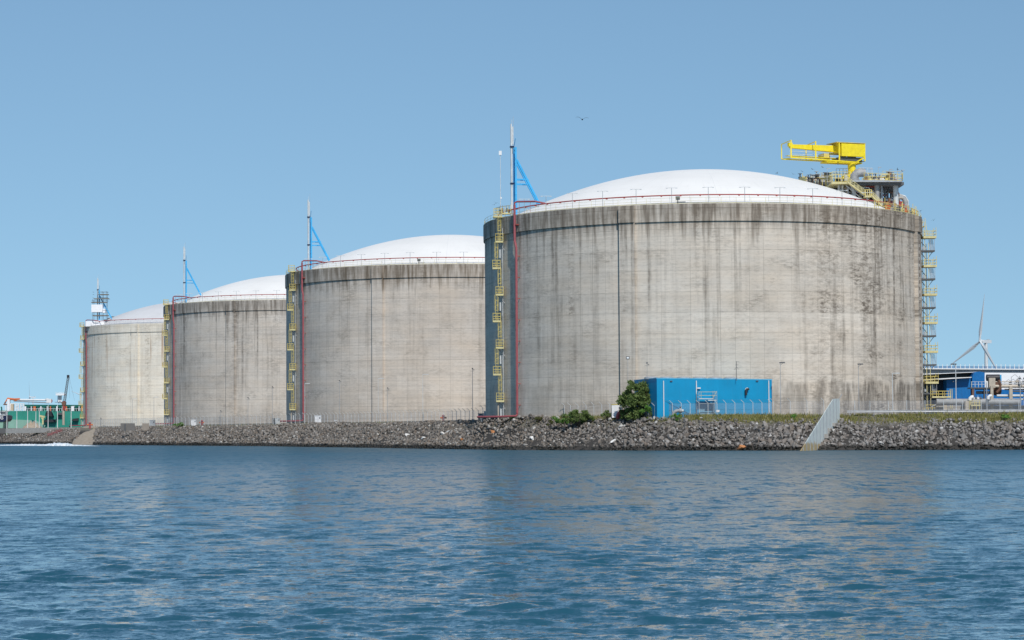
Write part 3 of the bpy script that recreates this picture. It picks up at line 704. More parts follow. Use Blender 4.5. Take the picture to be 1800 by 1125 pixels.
# ------------------------------------------------------------------ greenery
def leaf_mat(name, cols, trans=.25):
    t = NT(name); ge = t.n('ShaderNodeNewGeometry'); cr = t.n('ShaderNodeValToRGB', {0: ge.outputs['Random Per Island']}); el = cr.color_ramp.elements
    el[0].position, el[0].color = 0, (*cols[0], 1); el[1].position, el[1].color = 1, (*cols[-1], 1)
    for i, c_ in enumerate(cols[1:-1]): el.new((i+1)/(len(cols)-1)).color = (*c_, 1)
    c = t.hsv(cr.outputs[0], v=t.ramp(t.noise(ge.outputs['Position'], .6, 3), .3, .7, .8, 1.2))
    b = t.n('ShaderNodeBsdfPrincipled', {'Base Color': c, 'Roughness': .6, 'Specular IOR Level': .25}); tr = t.n('ShaderNodeBsdfTranslucent', {'Color': c})
    mx = t.n('ShaderNodeMixShader', {0: trans, 1: b.outputs[0], 2: tr.outputs[0]}); t.t.links.new(mx.outputs[0], t.out.inputs[0]); return t.m
GRASS = leaf_mat('dry_grass', [(.19, .2, .05), (.3, .26, .09), (.13, .17, .04), (.38, .32, .14), (.24, .23, .07)])
LEAF1 = leaf_mat('grey_green_leaves', [(.09, .14, .04), (.14, .2, .055), (.19, .25, .08), (.11, .17, .05)])
LEAF2 = leaf_mat('fresh_green_leaves', [(.09, .22, .04), (.15, .32, .05), (.12, .26, .045), (.21, .34, .09)])
LEAF3 = leaf_mat('olive_leaves', [(.09, .1, .03), (.13, .13, .04), (.07, .09, .025)])
BARK = paint('bark', (.09, .07, .05), .9)
def blades(name, X, Y, Z, H, mat, wid=.06, lab=None, cat='grass'):
    n = len(X); a = RNG.uniform(0, 6.28, n); ln = RNG.normal(0, .35, (n, 2))*H[:, None]; w = wid*RNG.uniform(.6, 1.4, n)
    b0 = np.stack([X-np.cos(a)*w, Y-np.sin(a)*w, Z], 1); b1 = np.stack([X+np.cos(a)*w, Y+np.sin(a)*w, Z], 1); tp = np.stack([X+ln[:, 0], Y+ln[:, 1], Z+H], 1)
    v = np.stack([b0, b1, tp], 1).reshape(-1, 3); f = np.arange(3*n).reshape(-1, 3)
    o = np_mesh(name, v, f, mat); tag(o, lab, cat, kind='stuff'); return o
X, Y, D = bank_points(-2, 112, 345, 440, 60, 7.5, 17.5); D = D*11/crest_d(X); n = len(X)
msk = np.sin(X*.9+2*np.sin(Y*.5))*np.sin(Y*.8+X*.23)*.5+.5 + .3*np.sin(X*.17+1); lowd = np.interp(X, [0, 25, 40, 60, 110], [12.2, 10.6, 10.0, 9.8, 10.0])
keep = (D > lowd + RNG.exponential(.5, n)*(.4+msk)) & (RNG.random(n) < .12 + .7*np.clip(msk, 0, 1)) & (D < 16.5); X, Y = X[keep], Y[keep]
blades('grass', X, Y, ground_z(X, Y)+.02, RNG.gamma(5, .07, len(X)), GRASS, .08, 'strip of dry yellow green grass along the top of the right bank')
X, Y, D = bank_points(-165, -2, 400, 730, 12, 11.6, 14.2); n = len(X)
msk = .5+.5*np.sin(X*.35)*np.sin(Y*.21)+.35*np.sin(X*.11); keep = RNG.random(n) < np.clip(msk, .05, 1)*np.interp(X, [-165, -60, -2], [.25, .5, 1]); X, Y = X[keep], Y[keep]
blades('grass', X, Y, ground_z(X, Y)+.05, RNG.gamma(4, .06, len(X)), GRASS, .08, 'sparse grass along the top of the left bank')

def crown_leaves(C, size, lobes, nleaf, lsize, seed, mat, root, name='foliage'):
    r = np.random.default_rng(seed); pts = []
    for k in range(lobes):                                            # clumps spread over the crown
        u = r.normal(size=3); u /= np.linalg.norm(u); u[2] = abs(u[2])*1.0 if r.random() < .75 else u[2]; q = r.uniform(.25, 1.0)
        c0 = np.array([u[0]*size[0]*q, u[1]*size[1]*q, u[2]*size[2]*q]); rr = r.uniform(.16, .34)*min(size)
        m_ = int(nleaf/lobes*r.uniform(.5, 1.5)); g_ = r.normal(size=(m_, 3)); g_ /= np.linalg.norm(g_, axis=1)[:, None]; g_ *= (r.random(m_)**.45)[:, None]*rr*np.array([1.2, 1.2, .85]); pts.append(c0+g_)
    p = np.concatenate(pts); p[:, 2] = np.maximum(p[:, 2], -C[2]+.05); n = len(p); a = r.normal(size=(n, 3)); a[:, 2] += .6; a /= np.linalg.norm(a, axis=1)[:, None]; b_ = np.cross(a, r.normal(size=(n, 3))); b_ /= np.linalg.norm(b_, axis=1)[:, None]; L = lsize*r.uniform(.6, 1.4, n)[:, None]
    v = np.stack([p-a*L*.2+0*b_, p+a*L*.5+b_*L*.28, p+a*L*1.1, p+a*L*.5-b_*L*.28], 1).reshape(-1, 3) + np.array(C)
    return np_mesh(name, v, np.arange(4*n).reshape(-1, 4), mat, parent=root)
def shrub(name, px, py, w, h, Y, mat, label, cat='shrub', nleaf=1500, seed=1, dep=None, lean=0.0, ls=.22, group=None):
    p = hit(px, py) if Y is None else P(px, py, Y); z = gz(p.x, p.y); root = thing(name, label, cat, (p.x, p.y, z), 0, group); s = (w/2, (dep or w)/2, h*.62)
    m = MB(); r = random.Random(seed)
    m.tube([V(0, 0, -.2), V(.05*lean, .05, h*.25), V(lean*.3, .1, h*.55)], h*.035+.03, 6, r2=.04)
    for k in range(9):
        a = r.uniform(0, 6.28); q = r.uniform(.4, .9); m.tube([V(0, 0, h*.08*(k % 3)), V(math.cos(a)*w*.2, math.sin(a)*w*.2, h*.35), V(math.cos(a)*w*.45*q+lean*.3, math.sin(a)*w*.4*q, h*r.uniform(.55, .95))], .055*h/3+.015, 4, r2=.012)
    m.build('trunk' if h > 4 else 'stem', BARK, root)
    crown_leaves((lean*.2, 0, h*.38), s, max(12, int(nleaf/150)), nleaf, ls, seed, mat, root, 'crown' if h > 4 else 'foliage')
    return root
shrub('bushy_tree', 1123, 736, 8.4, 6.6, None, LEAF1, 'bushy green tree against the left end of the blue building', 'tree', 24000, 3, 4.6, .6, .3)
shrub('shrub', 1143, 737, 4.8, 2.6, None, LEAF2, 'bright green elder bush spreading at the foot of the bushy tree', 'shrub', 2600, 4, 2.6, ls=.2)
shrub('shrub', 1101, 738, 2.8, 2.6, None, LEAF1, 'dark low bush at the left foot of the bushy tree', 'shrub', 1700, 5, 2, ls=.2)
shrub('shrub', 1016, 754, 6.4, 3.3, None, LEAF1, 'dark green spiky shrub on the bank below the bent fence posts', 'shrub', 6500, 6, 3, .4, .25)
shrub('shrub', 992, 753, 5.2, 2.6, None, LEAF2, 'bright green low shrub left of the dark spiky one on the bank', 'shrub', 2200, 7, 2.6, ls=.2)
shrub('shrub', 975, 749, 4.2, 1.5, None, LEAF3, 'low olive weeds at the left end of the shrubs on the bank', 'shrub', 1500, 8, 2.6, ls=.16)
shrub('shrub', 947, 742, 1.8, 1.2, None, LEAF3, 'small olive tuft on the bank edge by the fence', 'shrub', 500, 9, ls=.16)
shrub('shrub', 1069, 739, 2.5, 1.9, None, LEAF1, 'small round shrub left of the yellow topped cabinet', 'shrub', 1100, 10, ls=.2)
shrub('shrub', 1190, 740, 2.2, 1.2, None, LEAF2, 'small green shrub under the silver pipe bend by the blue building', 'shrub', 700, 11, ls=.18)
shrub('shrub', 898, 740, 1.6, .9, None, LEAF2, 'tiny green bush at the foot of the fence under the ladder tower', 'shrub', 350, 12, ls=.15)
shrub('shrub', 65, 764, 5.4, 2.4, None, LEAF1, 'dark green bush on the left bank in front of the green vessel', 'shrub', 900, 13, ls=.35)
shrub('shrub', 10, 764, 4.0, 1.9, None, LEAF2, 'pale green bush on the bank at the left edge of the photo', 'shrub', 600, 14, ls=.3)
shrub('shrub', 313, 752, 3.4, 1.4, None, LEAF2, 'flat green bush at the fence foot below the third tank', 'shrub', 400, 15, ls=.25)
shrub('shrub', 1766, 739, 2.2, 1.1, None, LEAF2, 'fresh green weed clump on the right bank below the pipe rack', 'shrub', 600, 16, ls=.16)
shrub('shrub', 1392, 737, 2.4, .9, None, LEAF2, 'green tuft on the bank top between the blue building and the pale panel wall', 'shrub', 500, 17, ls=.14)

# ------------------------------------------------------------------ fences
t = NT('chain_link'); b = t.n('ShaderNodeBsdfPrincipled', {'Base Color': (.42, .43, .45), 'Roughness': .5, 'Metallic': .2}); tr = t.n('ShaderNodeBsdfTransparent')
uvn = t.n('ShaderNodeNewGeometry').outputs['Position']; mx = t.n('ShaderNodeMixShader', {0: t.ramp(t.noise(uvn, .25, 2), .3, .7, .16, .26), 1: tr.outputs[0], 2: b.outputs[0]}); t.t.links.new(mx.outputs[0], t.out.inputs[0]); LINK = t.m
def fence(label, pts, h=2.6, step=2.5, arms=True, veil=True, pm=None, cut=100, name='security_fence'):
    pts = [Vector((p[0], p[1], 0)) for p in pts]; L = [0]
    for a, b_ in zip(pts[:-1], pts[1:]): L.append(L[-1]+(b_-a).length)
    def at(s):
        i = max(k for k in range(len(L)-1) if L[k] <= s+1e-6); q = (s-L[i])/(L[i+1]-L[i]); p = pts[i].lerp(pts[i+1], q); d = (pts[i+1]-pts[i]).normalized(); return V(p.x, p.y, gz(p.x, p.y)), d
    o0 = at(0)[0]; root = thing(name, label, 'fence', o0); n = int(L[-1]/step); pm = pm or M['palegrey']
    me = None; poss = [at(k*step) for k in range(n+1)]
    for k, (p, d) in enumerate(poss[:cut]):
        if me is None:
            m = MB().tube([V(0, 0, -.2), V(0, 0, h)], .05, 6)
            if arms: m.tube([V(0, 0, h-.02), V(-.55, -.25, h+.5)], .045, 4)
            o = m.build('post', pm, root); me = o.data
        else: o = link('post', me, root)
        o.location = p-o0
    m = MB()
    for (p, d), (p2, d2) in zip(poss[:-1], poss[1:]):
        a, b_ = p-o0, p2-o0
        for z in (h-.02, h*.5, .1): m.bar(a+V(0, 0, z), b_+V(0, 0, z), .014, 3)
        if arms:
            for q in (.3, .7, 1): m.bar(a+V(-.55*q, -.25*q, h+.5*q), b_+V(-.55*q, -.25*q, h+.5*q), .01, 3)
    m.build('wires', M['grey'], root)
    if veil:
        m = MB()
        for (p, d), (p2, d2) in zip(poss[:-1], poss[1:]): a, b_ = p-o0, p2-o0; m.quad(a+V(0, .03, .05), b_+V(0, .03, .05), b_+V(0, .03, h-.02), a+V(0, .03, h-.02))
        m.build('wire_mesh', LINK, root)
    return root
def gpt(px, py): p = hit(px, py); return (p.x, p.y)
def sp(sx, d): return shore_pt(sx, d)
fence('grey wire fence left of the bushy tree, its posts ending in bent arms', [sp(-9, 13.0), sp(0.5, 12.4), sp(8, 11.6), sp(16, 10.2)], 2.3, 2.3)
fence('long grey wire fence with bent posts along the bank below the second tank', [sp(-62, 14), sp(-30, 13.6), sp(-9.5, 13.1)], 2.3, 2.4)
fence('distant wire fence along the bank top below the third tank', [sp(-104, 14), sp(-62.5, 14)], 2.4, 2.5)
fence('dense distant wire fence in front of the farthest tank', [sp(-150, 20), sp(-120, 17), sp(-104.5, 14.5)], 2.6, 2.6, False)
f1 = footd(1151, 9.6); f2 = footd(1240, 13); f3 = footd(1357, 17)
fence('wire fence with bent posts close in front of the blue building', [(f1.x, f1.y), (f2.x, f2.y), (f3.x, f3.y)], 2.3, 1.55)
f1 = P(1360, 730, 385.5); f2 = P(1468, 730, 382)
fence('wire fence between the blue building and the pale panel wall', [(f1.x, f1.y), (f2.x, f2.y)], 2.5, 2.9, True)
f1 = P(1476, 730, 381); f2 = P(1528, 730, 384); f3 = P(1640, 730, 385); f4 = P(2000, 730, 384)
fence('wire mesh fence running right from the pale panel wall past the pipe rack', [(f1.x, f1.y), (f2.x, f2.y), (f3.x, f3.y), (f4.x, f4.y)], 2.5, 3.2, False)

# pale panel wall running down the bank into the water
t = NT('translucent_panels'); g = t.n('ShaderNodeNewGeometry').outputs['Position']; sg = t.n('ShaderNodeSeparateXYZ', {0: g})
c = t.mix(t.ramp(t.noise(g, 1.2, 4), .3, .7), (.5, .55, .53), (.58, .62, .6)); c = t.mix(t.ramp(t.math('ADD', sg.outputs[2], t.ramp(t.noise(g, 1.3, 3), .3, .7, -.4, .4)), 1.5, .9), c, (.42, .32, .17))
t.pbr(c, .5, 0, .4); PANEL = t.m
A0, A1 = P(1475, 727, 377), P(1404, 792, 356.5); root = thing('panel_wall', 'pale grey green panel wall stepping down the rubble bank into the water', 'wall', (A0.x, A0.y, 0))
dv = V(A1.x-A0.x, A1.y-A0.y, 0); Ld = dv.length; dn = dv.normalized(); sd = V(-dn.y, dn.x, 0)
ztop0 = P(1474, 701, 377).z; q0 = .155
def ztop(q): return ztop0 if q < q0 else ztop0 - (q-q0)/(1-q0)*(ztop0+.3)
NPN = 12
for k in range(NPN):
    a, b_ = k/NPN+.004, (k+1)/NPN-.004; pa, pb = dv*a, dv*b_
    za0 = max(-.6, gz(A0.x+pa.x, A0.y+pa.y)-.9); zb0 = max(-.8, gz(A0.x+pb.x, A0.y+pb.y)-.9)
    za1, zb1 = max(ztop(a), za0+.05), max(ztop(b_), zb0+.05)
    MB().prism([pa+V(0, 0, za0), pb+V(0, 0, zb0), pb+V(0, 0, zb1), pa+V(0, 0, za1)], sd*.12).build('panel', PANEL, root)
    if k: MB().bar(dv*(k/NPN)+sd*.16+V(0, 0, max(-.7, gz(A0.x+dv.x*k/NPN, A0.y+dv.y*k/NPN)-.8)), dv*(k/NPN)+sd*.16+V(0, 0, max(ztop(k/NPN), .0)), .06).build('post', M['grey'], root)
MB().bar(V(0, 0, ztop0-3), V(0, 0, ztop0), .09).bar(V(0, 0, ztop0-.1), V(.5, .2, ztop0+.75), .06).build('end_post', M['grey'], root)
root = None
for k, (px, py, w, h_) in enumerate([(1461, 738.5, 1.9, .9), (1455, 754, 2.3, .55), (1447, 764, 1.7, .9), (1440, 774, 2.8, .7)]):
    p = hit(px, py); o = MB().box(V(0, 0, .3), (w, 1.2, h_), .15).build('concrete_block', M['concrete']); o.location = (p.x, p.y, p.z+.25)
    tag(o, ['topmost concrete step block beside the pale panel wall', 'second concrete step block down beside the panel wall', 'third concrete step block down beside the panel wall', 'lowest concrete step block beside the panel wall near the water'][k], 'concrete block')

# guard rail along the right bank
a, b_ = P(1489, 724, 379.5), P(2050, 722, 376); root = thing('crash_barrier', 'grey steel crash barrier along the grass on the right', 'guardrail', (a.x, a.y, 5.72))
d = V(b_.x-a.x, b_.y-a.y, 0); dn = d.normalized(); z = .62
m = MB(); m.prism([V(0, -.05, z-.2), V(0, -.12, z-.12), V(0, -.04, z), V(0, -.12, z+.12), V(0, -.05, z+.2), V(0, .0, z+.2), V(0, 0, z-.2)], d); m.build('beam', M['grey'], root)
for k in range(int(d.length/4)): MB().box(dn*(k*4+.5)+V(0, .08, .25), (.1, .12, 1.0)).build('post', M['grey'], root)

# ------------------------------------------------------------------ lamp posts and poles
def pole_thing(name, px, pyt, pyb, Y, label, cat, head='lamp', r=.06, mat=None, side=1, group=None):
    if isinstance(Y, str): p = footd(px, float(Y))
    else: p = P(px, pyb, Y)
    zt = P(px, pyt, p.y).z; z = gz(p.x, p.y); root = thing(name, label, cat, (p.x, p.y, z), 0, group); H = zt - z; mat = mat or M['grey']
    MB().tube([V(0, 0, -.3), V(0, 0, H)], r*1.15, 6, r2=r*.75).build('pole', mat, root)
    if head == 'lamp': MB().tube([V(0, 0, H-.05), V(.35*side, 0, H), V(1.1*side, 0, H+.02)], .07, 6).box(V(.85*side, 0, H), (.8, .3, .14)).build('lamp_head', M['palegrey'], root)
    if head == 'dark': MB().box(V(.35*side, 0, H), (.95, .35, .2)).bar(V(0, 0, H-.5), V(.5*side, 0, H), .04).build('lamp_head', M['darkgrey'], root)
    if head == 'box': MB().box(V(0, 0, H), (.62, .4, .5)).build('floodlight', M['darkgrey'], root); MB().box(V(0, -.21, H), (.4, .02, .28)).build('lens', M['white'], root)
    if head == 'cam': MB().box(V(.0, 0, H), (.28, .4, .22)).box(V(.25, 0, H-.25), (.3, .2, .12)).bar(V(-.4, 0, H-.5), V(.4, 0, H-.5), .03).build('camera', M['darkgrey'], root)
    if head == 'ball': MB().lathe([(.001, -.25), (.2, -.14), (.24, .0), (.2, .14), (.001, .22)], (0, 0, H), 12).build('lamp_head', M['palegrey'], root, True)
    if head == 'aerial': MB().bar(V(-.15, 0, H-.1), V(.55, 0, H-.1), .035).bar(V(-.25, 0, H-.65), V(.35, 0, H-.65), .03).bar(V(0, 0, H-.9), V(-.35, 0, H-1.5), .03).bar(V(0, 0, H-.9), V(.35, 0, H-1.4), .03).build('crossarm', M['darkgrey'], root)
    return root
for a in [('lamp_post', 967, 641, 738, '13.5', 'tall white lamp post standing before the nearest tank, left of the green shrubs', 'lamp post', 'ball', .11, M['palegrey']),
          ('floodlight_pole', 1104.5, 629, 733, '11.5', 'thin pole with a square floodlight just right of the dark pilaster joint', 'pole', 'box', .04),
          ('camera_pole', 1137.5, 638, 668, 399.5, 'very thin camera pole behind the left end of the blue building', 'pole', 'cam', .03),
          ('lamp_post', 1372.5, 637.5, 731, 389, 'thin lamp post with dark head just right of the blue building', 'lamp post', 'dark', .055),
          ('lamp_post', 1510, 640, 727, 391, 'thin lamp post with dark head in front of the nearest tank, between two others', 'lamp post', 'dark', .05),
          ('lamp_post', 1569.5, 656, 722, 388, 'bright thin lamp post near the right side of the nearest tank', 'lamp post', 'lamp', .07, M['palegrey']),
          ('lamp_post', 1681, 640, 722, 390, 'lamp post with dark head in front of the darker blue warehouse', 'lamp post', 'dark', .08, M['palegrey'], -1),
          ('floodlight_pole', 597, 669, 743, '13.5', 'thin pole with floodlight at the left of the second tank base', 'pole', 'cam', .05),
          ('lamp_post', 665, 665, 741, '13.5', 'thin pale lamp post close to the pilaster joint of the second tank', 'lamp post', 'lamp', .05, M['palegrey']),
          ('camera_pole', 681.5, 682, 741, '13.5', 'camera pole just right of the pilaster joint of the second tank', 'pole', 'cam', .05),
          ('lamp_post', 743.5, 658, 741, '13.5', 'pale lamp post with arm at the middle of the second tank', 'lamp post', 'lamp', .06, M['palegrey']),
          ('camera_pole', 831, 648, 738, '13.5', 'tall pole with camera at the right end of the second tank', 'pole', 'cam', .06),
          ('lamp_post', 536, 674, 742, '13.5', 'thin grey lamp post right beside the red pipe of the second tank', 'lamp post', 'lamp', .06, M['palegrey']),
          ('camera_pole', 436, 699, 746, '13.5', 'thin camera pole at the middle of the third tank', 'pole', 'cam', .06),
          ('camera_pole', 479, 680, 746, '13.5', 'thin camera pole left of the cabinet at the third tank', 'pole', 'cam', .05),
          ('lamp_post', 388, 722, 747, '13.5', 'short pole with camera at the left of the third tank joint', 'lamp post', 'cam', .06),
          ('lamp_post', 270.5, 698, 749, '17', 'thin lamp post at the right end of the farthest tank', 'lamp post', 'lamp', .06),
          ('lamp_post', 233, 701, 750, '17', 'thin lamp post beside the joint line of the farthest tank', 'lamp post', 'lamp', .05),
          ('camera_pole', 177, 735, 752, '17', 'short dark camera pole in front of the farthest tank', 'pole', 'cam', .07, M['darkgrey'])]: pole_thing(*a)
p = P(1294.5, 635, 391); root = thing('aerial_pole', 'thin aerial with crossarms on the roof line of the blue building', 'aerial', (p.x, p.y, 11.9))
H = p.z-11.9; MB().tube([V(0, 0, 0), V(0, 0, H)], .045, 5).bar(V(-.15, 0, H-.1), V(.55, 0, H-.1), .035).bar(V(-.25, 0, H-.65), V(.35, 0, H-.65), .03).bar(V(0, 0, H-.9), V(-.35, 0, H-1.5), .03).bar(V(0, 0, H-.9), V(.35, 0, H-1.4), .03).build('aerial', M['darkgrey'], root)
# left quay lamps in front of the green vessel
for k, (px, pt, lab) in enumerate([(12, 716, 'leftmost white pole before the green vessel'), (29.5, 724, 'white pole in front of the navy tug bow end'), (48.5, 722, 'white pole before the light green lower hull'), (63, 725, 'white pole left of the dark winch opening on the green vessel'),
                                   (69, 719, 'taller thin white pole before the green hull'), (84.5, 714, 'white pole crossing the dark machinery on the green vessel'), (101, 713, 'white pole left of the lattice crane foot'), (125, 716, 'white pole between lattice crane and farthest tank')]):
    pole_thing('quay_pole', px, pt-2, 751, 745, lab, 'pole', 'lamp' if k % 3 == 1 else 'none', .11, M['white'])

# ------------------------------------------------------------------ cabinets, hydrants
def cabinet(px, py, w, h, d, Y, label, mat, top=None, rz=0.0, door=None):
    p = footd(px, float(Y)) if isinstance(Y, str) else P(px, py, Y); z = gz(p.x, p.y); root = thing('cabinet', label, 'cabinet', (p.x, p.y, z), rz)
    MB().box(V(0, 0, h/2), (w, d, h)).build('body', mat, root); MB().box(V(0, 0, h+.05), (w+.15, d+.15, .12)).build('lid', top or mat, root)
    MB().box(V(.0, -d/2-.02, h*.5), (w*.42, .03, h*.8)).build('door', door or mat, root)
    MB().box(V(-w*.5-.02, 0, h*.6), (.03, d*.5, h*.25)).box(V(w*.3, -d/2-.02, h*.75), (w*.2, .03, h*.18)).build('vent', M['darkgrey'], root); return root
cabinet(855, 739, .95, 1.55, 1.0, '15', 'pale grey cabinet at the left foot of the nearest tank', M['palegrey'])
cabinet(845.5, 739, 1.1, 1.5, 1.2, '15', 'dark grey cabinet joined to the pale one by the nearest tank', M['darkgrey'])
cabinet(488, 749, 1.2, 1.6, 1.2, '15', 'pale grey cabinet between the third and second tanks', M['palegrey'])
cabinet(481.5, 749, .7, 1.6, 1.2, '15', 'dark narrow cabinet left of the pale one between third and second tanks', M['darkgrey'])
cabinet(268, 752, 1.5, 1.9, 1.2, '15', 'grey cabinet between the farthest and third tanks', M['grey'])
cabinet(559, 743, 1.6, 2.0, .9, '15', 'white board cabinet with small marks by the second tank pipe', M['creamwhite'])
cabinet(340.5, 748, 1.4, 1.7, .9, '15', 'pale cream cabinet behind the fence at the third tank', M['creamwhite'])
cabinet(1084, 735, 1.75, 2.3, 1.5, '10.4', 'white equipment cabinet with a yellow top left of the bushy tree', M['white'], M['yellow'])
cabinet(590, 744, .4, .8, .4, '15', 'tiny pale cabinet at the fence below the second tank', M['creamwhite'])
def hydrant(px, py, Y, s, label):
    p = footd(px, 14.5); z = gz(p.x, p.y); root = thing('hydrant', label, 'hydrant', (p.x, p.y, z))
    MB().tube([V(0, 0, 0), V(0, 0, 1.0*s)], .2*s, 8).lathe([(.28*s, 1.0*s), (.26*s, 1.15*s), (.02, 1.3*s)], n=10).build('barrel', M['red'], root)
    MB().bar(V(-.55*s, 0, .75*s), V(.55*s, 0, .75*s), .15*s, 8).build('outlet', M['orange'], root)
hydrant(779.5, 742, 462, 1.2, 'red hydrant at the fence below the second tank'); hydrant(355, 748, 575, 1.3, 'red hydrant at the fence below the third tank'); hydrant(158, 752, 650, 1.6, 'red hydrant left of the farthest tank foot')
p = hit(1088, 738); root = thing('pipe_bend', 'dark red pipe bend rising left of the bushy tree', 'pipe', (p.x, p.y+.5, p.z))
MB().tube([V(-.2, 0, -.4), V(-.2, 0, .5), V(.0, 0, 1.05), V(.45, 0, 1.35), V(1.3, .2, 1.4), V(2.6, .8, 1.4)], .34, 12).build('bend', M['redring'], root, True); MB().tube([V(-.2, 0, -.1), V(-.2, 0, .05)], .48, 12).build('flange', M['rust'], root)

# ------------------------------------------------------------------ blue building
t = NT('blue_cladding'); uvp = t.n('ShaderNodeTexCoord').outputs['Object']; so_ = t.n('ShaderNodeSeparateXYZ', {0: uvp})
c = t.hsv((.003, .27, .50), v=t.ramp(t.noise(uvp, .4, 4), .3, .7, .93, 1.07)); rb_ = t.math('ABSOLUTE', t.math('SUBTRACT', t.math('FRACT', t.math('MULTIPLY', so_.outputs[0], 1.0)), .5))
c = t.mix(t.ramp(rb_, .47, .49, 0, .14), c, (.01, .12, .28)); c = t.mix(t.ramp(t.noise(t.n('ShaderNodeMapping', {'Vector': uvp, 'Scale': (2, 2, .2)}).outputs[0], 1, 5), .55, .8, 0, .25), c, (.06, .2, .3))
t.pbr(c, .42, 0, .4, t.n('ShaderNodeBump', {'Height': rb_, 'Strength': .25, 'Distance': .04}).outputs[0]); BLUE = t.m
g0 = 5.62; c0 = P(1155, 731, 388.5); c1 = P(1357.5, 731, 393); c3 = P(1115.5, 731, 397.5); c2 = V(c1.x-1.6, 400.2, 0)
zt0 = P(1155, 665.6, 388.5).z; zt1 = P(1357.5, 668, 393).z; zt3 = P(1115.5, 669.5, 397.5).z
O = V(c0.x, c0.y, g0); root = thing('blue_building', 'low bright blue clad building with white downpipes in front of the nearest tank', 'building', O)
B = [V(c.x, c.y, g0)-O for c in (c0, c1, c2, c3)]; T = [V(b_.x, b_.y, z-g0) for b_, z in zip(B, (zt0, zt1, zt1-.1, zt3))]
m = MB()
for i in range(4): j = (i+1) % 4; m.quad(B[i]-V(0, 0, .4), B[j]-V(0, 0, .4), T[j], T[i])
m.build('wall', BLUE, root)
cx_ = sum(T, V(0, 0, 0))/4; m = MB(); m.prism([cx_+(q-cx_)*1.006+V(0, 0, .0) for q in T], (0, 0, .16)); m.build('roof', paint('light_blue_trim', (.12, .42, .62), .5), root)
fx = (B[1]-B[0]).normalized(); fn = V(fx.y, -fx.x, 0); WL = (B[1]-B[0]).length
def onf(px, z): q = (px-1155)/202.5; return B[0]+fx*(WL*q)+V(0, 0, z)
HH = T[0].z
for px in (1166.5, 1223.8, 1351.5):
    dp = MB().tube([onf(px, -.3)+fn*.12, onf(px, HH-.35)+fn*.12], .085, 6); dp.build('downpipe', M['white'], root)
rzf = math.atan2(fx.y, fx.x)
for px in (1180, 1331): MB().box(onf(px, HH-.42)+fn*.1, (.42, .18, .14), rzf).build('lamp', M['darkgrey'], root)
MB().tube([onf(1310.5, HH-2.9)+fn*.35, onf(1310.5, HH-2.05)+fn*.35, onf(1311.5, HH-1.85)+fn*.35, onf(1315.5, HH-1.83)+fn*.35], .2, 10).build('flue', M['black'], root, True)
MB().tube([onf(1309.3, HH-2.0)+fn*.3, onf(1310.2, HH-1.75)+fn*.3, onf(1313.5, HH-1.62)+fn*.3], .09, 8).build('flue_collar', M['palegrey'], root)
MB().box(onf(1261, 1.05)+fn*.05, (.6, .05, .38), rzf).build('sign', M['white'], root)
d_ = MB().box(onf(1242, 1.25)+fn*.04, (2.9, .07, 2.5), rzf).build('door', paint('grey_blue_door', (.16, .36, .5), .5), root)
m = MB()
for q in range(9): m.box(onf(1242, .3+q*.27)+fn*.09, (2.7, .03, .04), rzf)
m.build('slat', M['grey'], d_)
MB().box(onf(1227.5, HH-1.65)+fn*.28, (.6, .18, .2), rzf).build('camera', M['white'], root)
for k, px in enumerate((1153, 1180, 1210, 1238, 1266, 1293)):                # round roof vents seen just over the edge
    q = onf(px, T[0].z+.0)+V(-.5+k*.0, 4.2, -.02*k); MB().lathe([(1.25, 0), (1.22, .3), (.9, .48), (.001, .52)], q, 20).build('roof_vent', M['grey'], root, True)
# entrance scaffold: platform with railings over the door
root = thing('access_frame', 'grey steel frame with small railed platform over the door of the blue building', 'scaffold', O + onf(1223.5, 0) + fn*.5)
bx = lambda x, y, z: fx*x + fn*y + V(0, 0, z)
m = MB()
for x in (0, 2.9, 3.25):
    for y in (0, 1.1): m.bar(bx(x, y, -.3), bx(x, y, 4.5 if x > 1 else 4.3), .055)
m.bar(bx(0, 1.1, 2.35), bx(3.25, 1.1, 2.35), .05); m.build('post', M['grey'], root)
MB().prism([bx(0, 0, 3.1), bx(2.6, 0, 3.1), bx(2.6, 1.2, 3.1), bx(0, 1.2, 3.1)], (0, 0, .14)).prism([bx(1.6, .2, 2.82), bx(3.1, .2, 2.82), bx(3.1, 1.3, 2.82), bx(1.6, 1.3, 2.82)], (0, 0, .16)).build('platform', M['palegrey'], root)
m = MB()
for z in (3.75, 4.35): m.bar(bx(0, 1.1, z), bx(3.25, 1.1, z), .045).bar(bx(0, 0, z), bx(0, 1.1, z), .045)
m.bar(bx(.4, 1.1, 3.2), bx(.4, 1.1, 4.3), .035).bar(bx(2.5, 1.1, 3.2), bx(3.2, 1.1, 4.4), .04).build('railing', M['pale_yellow'], root)
# silver vent bend by the corner
p = footd(1193, 10.4); root = thing('vent_pipe', 'silver pipe bend with flanges standing by the left corner of the blue building', 'pipe', (p.x, p.y, gz(p.x, p.y)))
MB().tube([V(-.95, 0, -.5), V(-.95, 0, .35), V(-.75, 0, .8), V(-.35, 0, 1.0), V(.1, 0, 1.02)], .3, 14).build('bend', M['silver'], root, True)
MB().tube([V(.1, 0, 1.02), V(.55, 0, 1.02)], .42, 14).build('valve_body', M['silver'], root); MB().bar(V(.32, 0, 1.4), V(.32, 0, 1.65), .1, 8).box(V(.32, 0, 1.68), (.35, .3, .12)).build('valve_handle', M['darkgrey'], root); MB().tube([V(.55, 0, 1.02), V(.85, 0, 1.02)], .24, 12).build('flange', M['palegrey'], root)

